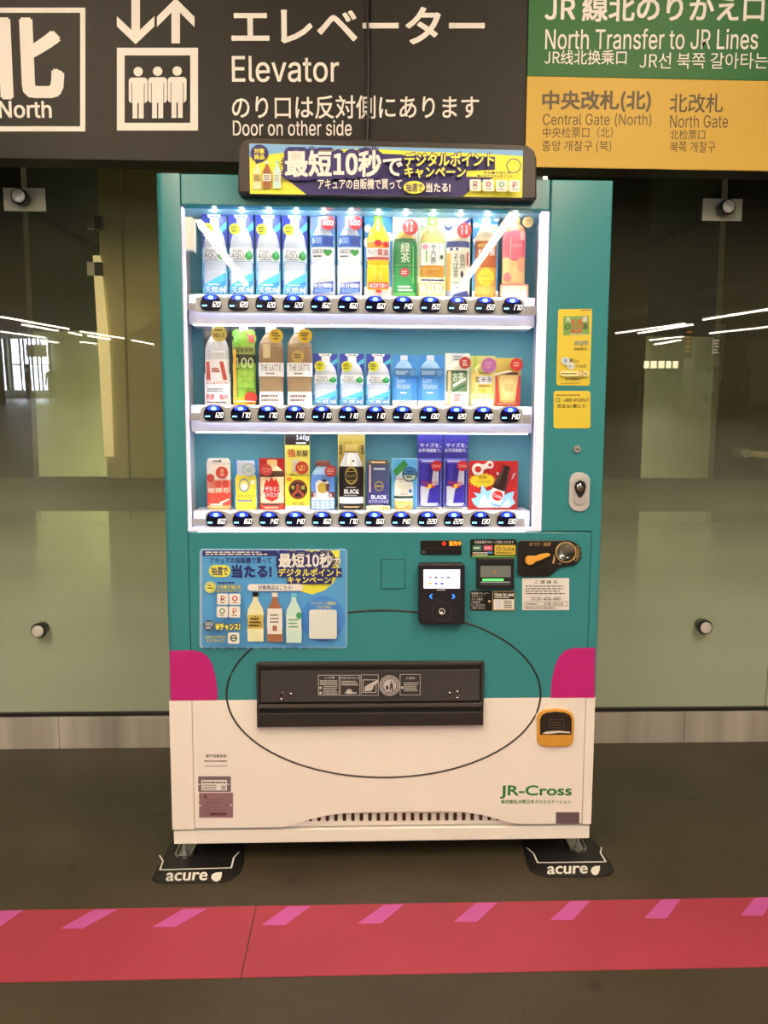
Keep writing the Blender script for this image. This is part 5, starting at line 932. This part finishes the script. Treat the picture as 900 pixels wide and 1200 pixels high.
x, z = P(679.7, 571, -.012); m = M(); m.prism([P(a, b, -.010) for a, b in [(673, 571), (674.5, 565.5), (680, 562.5), (685.5, 565.5), (687, 571), (685, 577.5), (681.5, 583), (678.5, 583), (675, 577.5)]], -.0105, -.009, BLACK); m.turn((x, 0, z), [(-.0105, .010), (-.014, .010), (-.016, .007)], CHROME); m.build('lock_barrel', lh, smooth=True)
# dispensing flap
FLD = K(50, 43, 37, rough=.35); zt2, zb2 = P(430, 774.5, -.001)[1], P(430, 849, -.001)[1]; xl2, xr2 = P(301.5, 810, -.001)[0], P(566, 810, -.001)[0]
m = M(); m.box(xl2, xr2, -.004, .0, zb2, zt2, K(34, 28, 24, rough=.4)); m.box(xl2+.002, xr2-.002, -.012, -.004, zt2-.012, zt2-.002, FLD); m.box(xl2+.003, xr2-.003, -.020, -.004, zb2+.002, zb2+.040, K(44, 36, 30, rough=.4)); m.box(xl2, xl2+.008, -.016, -.004, zb2, zt2, FLD); m.box(xr2-.008, xr2, -.016, -.004, zb2, zt2, FLD)
dp = m.build('dispensing_port', VM, bevel=.0025)
m = M(); zf0, zf1 = P(430, 822, -.012)[1], P(430, 786, -.010)[1]; m.add([(xl2+.010, -.014, zf0), (xr2-.010, -.014, zf0), (xr2-.010, -.008, zf1), (xl2+.010, -.008, zf1), (xl2+.010, -.004, zf0), (xr2-.010, -.004, zf0), (xr2-.010, -.003, zf1), (xl2+.010, -.003, zf1)], [(0, 1, 2, 3), (4, 7, 6, 5), (0, 4, 5, 1), (3, 2, 6, 7), (0, 3, 7, 4), (1, 5, 6, 2)], K(62, 54, 48, rough=.25)); fl = m.build('flap', dp, bevel=.001)
m = M(); m.box(xl2+.006, xr2-.006, -.022, -.014, P(430, 829, -.02)[1], P(430, 825, -.02)[1], K(70, 60, 52, rough=.25)); m.build('flap_lip', dp, bevel=.001)
m = M(FACE(-.0125), -.0155); LT = K(190, 172, 152)
def wbox(a0, b0, a1, b1): m.frame(a0, b0, a1, b1, .55, LT)
wbox(373, 790.5, 397.5, 814.5); wbox(398.5, 790.5, 422, 814.5); wbox(423, 790, 443.5, 814.5); wbox(468.5, 789.5, 492.5, 814)
m.text('⚠注意', 380, 792, 392, 795, LT, bold=.01); m.bars(375, 796.6, 396, 3, 2.0, 1.1, LT, .1); m.bars(379, 803, 396, 5, 2.1, 1.1, LT, .1); m.oval(375.8, 805, 1.6, 1.6, LT, 12); m.oval(375.8, 811, 1.6, 1.6, LT, 12)
m.text('商品の取り出し方', 400, 792, 420.5, 794.6, LT, bold=.01); m.bars(400.5, 796.8, 421, 3, 2.0, 1.1, LT, .2); m.poly([(404, 811), (408, 806), (412, 807), (413, 810), (418, 810), (418, 811.3), (408, 812)], LT)
m.frame(425, 795, 441, 810.5, .8, LT); m.poly([(427, 808.5), (427.5, 803.5), (431, 801), (443, 795), (443, 798.5), (438, 802), (437, 806), (434, 808.5)], LT)
m.oval(456.5, 802, 12, 12, LT); m.oval(456.5, 802, 11, 11, FLD); m.oval(456.5, 802, 7.6, 7.6, LT); m.ring(456.5, 802, 10.1, 10.1, 1.2, LT, n=11); m.oval(458.5, 797.5, 1, 1, FLD, 10); m.poly([(457, 799), (460, 799), (460.3, 803), (461, 808), (459.6, 808), (458.7, 804), (457.5, 808), (456.3, 808), (457, 803)], FLD); m.rect(452, 802, 455, 806.5, FLD)
m.text('⚠警告', 475, 791.5, 486, 794.6, LT, bold=.01); m.bars(473, 798, 491, 5, 2.2, 1.1, LT, .25); m.oval(471, 803.8, 1.6, 1.6, LT, 12); m.build('flap_labels', fl)
for px, py in ((331, 816), (339.5, 816.5)): pass
for a, b, rx, rz in ((330.5, 815.5, 2.4, 4), (340.5, 815.5, 2.1, 3.2), (527, 814.8, 2.0, 3.2), (536, 813.8, 2.4, 4)):
    m = M(); x, z = P(a, b, -.018); s_ = .00225
    m.tube([(x+rx*s_*math.cos(2*pi*k/16), -.017, z+rz*s_*math.sin(2*pi*k/16)) for k in range(16)], .0012, CHROME, n=6, closed=True); o = m.build('finger_mark', dp, smooth=True)
# coin return
m = M(); m.prism([P(a, b, -.010) for a, b in [(630, 870), (629.8, 842), (632, 836), (638, 832.5), (651, 831), (664, 832.3), (670.5, 836), (672.8, 842), (672.5, 868), (669.5, 873.5), (662, 875.3), (640, 875.6), (633, 873.8)]], -.010, .0, K(206, 138, 44, rough=.35)); cz = m.build('coin_return', VM, bevel=.003)
m = M(); m.prism([P(a, b, -.0105) for a, b in [(632.8, 861), (632.8, 843), (635, 838), (641, 835), (651, 833.8), (662, 835), (668, 838), (670, 843), (669.8, 861)]], -.0112, -.0095, K(46, 34, 26, rough=.2)); cc = m.build('coin_flap', cz, bevel=.001)
m = M(FACE(-.0112), -.0113); m.frame(643, 843, 661, 853, .5, K(80, 62, 46)); m.bars(645, 846, 659, 2, 3, 1, K(80, 62, 46)); m.poly([(635, 859.5), (640, 857), (655, 856), (668, 857.5), (668, 859), (655, 858.5), (642, 860)], K(214, 190, 160)); m.build('flap_mark', cc)
# lettering and small plates on the white panel
m = M(F1, -.0012); GRL = K(42, 112, 52, rough=.5); m.text('\x01JR-Cross', 586.5, 920.5, 669.5, 935.5, GRL, bold=.034); m.text('株式会社JR東日本クロスステーション', 587, 937, 669, 941.6, GRL, bold=.012); m.build('company_lettering', VM)
plate('grey_plate', (651.5, 952, 679, 965), .0012, K(104, 82, 78, rough=.4, metal=.2), r=.3, bevel=0)
m = M(F1, -.0012); m.text('神戸営業本部', 241, 884, 265.5, 887.6, INK, bold=.02); m.bars(239.5, 891, 266, 1, 1, 1.5, K(110, 96, 88), .0); m.bars(239.5, 897, 267, 1, 1, 1, K(150, 132, 118), 0); m.build('small_lettering', VM)
def d6(m):
    m.rect(236, 914, 266, 926.3, K(226, 206, 186)); m.bars(237.5, 916, 264.5, 1, 1, 1.7, INK, 0); m.bars(237.5, 919.5, 256, 3, 2.3, .9, INK, .2); m.rect(259.5, 920, 264.5, 925.2, K(170, 150, 140)); m.oval(234, 919, 1, 1, PWH, 8); m.oval(268, 918.6, 1, 1, PWH, 8)
plate('rating_plate', (232.3, 910, 270.4, 928), .0012, K(112, 92, 84, rough=.4), r=.6, bevel=0, draw=d6)
def d7(m):
    m.rect(239.5, 932, 242, 934.6, INK); m.bars(240.5, 936.5, 265, 2, 3.6, .7, K(84, 58, 56), .3); m.frame(240, 942, 265, 951.5, .3, K(96, 66, 66)); m.bars(242, 945, 262, 2, 3, .6, K(96, 66, 66)); m.rect(246, 952.2, 265.5, 955, K(96, 46, 50)); m.oval(234.6, 943.6, 1.1, 1, PWH, 8); m.oval(271, 943, 1.1, 1, PWH, 8)
plate('serial_plate', (233.3, 929.2, 273, 958.2), .0012, K(138, 98, 94, rough=.4), r=.8, bevel=0, draw=d7)

# levelling feet
def foot(px, py):
    x, y = FL(px, py); y = max(y, .05)
    m = M(); m.turn((x, y, 0), [(.012, .006), (ZB, .006)], STEEL, axis='z', n=14); m.turn((x, y, 0), [(.004, .013), (.008, .013), (.012, .008)], STEEL, axis='z', n=6); f = m.build('levelling_foot', VM, smooth=True)
    m = M(); hw = .022; pth = []
    for k in range(13):
        a = pi+pi*k/12; pth.append((x+hw*math.cos(a), y-.002+.022*math.sin(a), .008))
    pth = [(x-hw, y+.05, .010), (x-hw, y+.03, .008)]+pth+[(x+hw, y+.03, .008), (x+hw, y+.05, .010)]
    m.tube(pth, .0045, CHROME, n=8); m.slab([(x-hw, y-.01), (x+hw, y-.01), (x+hw, y+.06), (x-hw, y+.06)], .004, .0055, STEEL); m.build('foot_bracket', f, smooth=True)
    return x, y
foot(212.5, 1013); foot(680.5, 1003.5)
for x in (-.48, .48):
    m = M(); m.turn((x, .62, 0), [(0, .02), (.01, .02), (.012, .008), (ZB, .008)], STEEL, axis='z', n=14); m.build('levelling_foot', VM, smooth=True)

# floor plates under the front feet
def mat_plate(out, lines, tb, leaf, label):
    RUB = K(22, 18, 16, rough=.45)
    pp = [FL(a, b) for a, b in out]
    m = M(); m.slab(pp, .0, .004, RUB); o = m.build('floor_plate', bevel=.0015); tag(o, label, 'floor plate', 'black floor plates under the machine')
    W2 = K(226, 210, 196); mp = lambda a, b: FL(a, b, .004)
    m = M(); z = .0043
    L = [Vector((*FL(a, b, .004), 0)) for a, b in lines]
    for a, b in zip(L, L[1:]):
        d = (b-a).normalized(); s = Vector((-d.y, d.x, 0))*.0022; a2 = a-d*.001; b2 = b+d*.001
        m.add([(*(a2+s).xy, z), (*(b2+s).xy, z), (*(b2-s).xy, z), (*(a2-s).xy, z)], [(0, 1, 2, 3)], W2)
    base, fs_ = glyphs('\x01acure'); X0, X1 = min(v[0] for v in base), max(v[0] for v in base); Y0, Y1 = min(v[1] for v in base), max(v[1] for v in base)
    a0, b0, a1, b1, sh = tb
    for k_, (ex, ey) in enumerate(((.5, 0), (-.5, 0), (0, .3), (0, -.3), (.35, .2), (-.35, -.2))): m.add([(*FL(a0+(x-X0)/(X1-X0)*(a1-a0)+sh*(y-Y0)+ex, b1-(y-Y0)/(Y1-Y0)*(b1-b0)-(x-X0)/(X1-X0)*1.0+ey, .004), z+1e-6*k_) for x, y in base], fs_, W2)
    a0, b0, a1, b1, flip = leaf; lp = [(1, 0), (1, .35), (.85, .8), (.55, 1), (.25, .9), (.02, .6), (.12, .25), (.45, .05)]
    m.add([(*FL(a0+x*(a1-a0), b0+y*(b1-b0), .004), z) for x, y in lp], [tuple(range(8))], W2)
    m.build('plate_marking', o)
mat_plate([(178, 1031), (182, 1022), (203, 984), (212, 975), (280, 972), (286, 990), (285.5, 1015), (281, 1024), (272, 1031), (262, 1034.5), (200, 1036), (184, 1035)], [(187, 1002.5), (191, 1009), (187.5, 1019.5), (271, 1017), (274, 1005), (280, 998.5)], (194.5, 1023, 242, 1032.5, 3.0), (247, 1022, 260, 1033.5, 0), 'black floor plate with white lettering under the foot below the two small grey plates')
mat_plate([(716, 1025), (720, 1020), (717, 1014), (695, 984), (690, 976), (610, 972), (612, 990), (618, 1015), (621, 1021), (632, 1027), (640, 1028.5), (705, 1028)], [(617.5, 993.5), (625.5, 1000.5), (630, 1011), (710, 1010), (703.5, 999), (705, 993)], (641.5, 1015.5, 688, 1024.5, 1.0), (692, 1014.5, 703, 1026, 1), 'black floor plate with white lettering under the foot below the green company name')
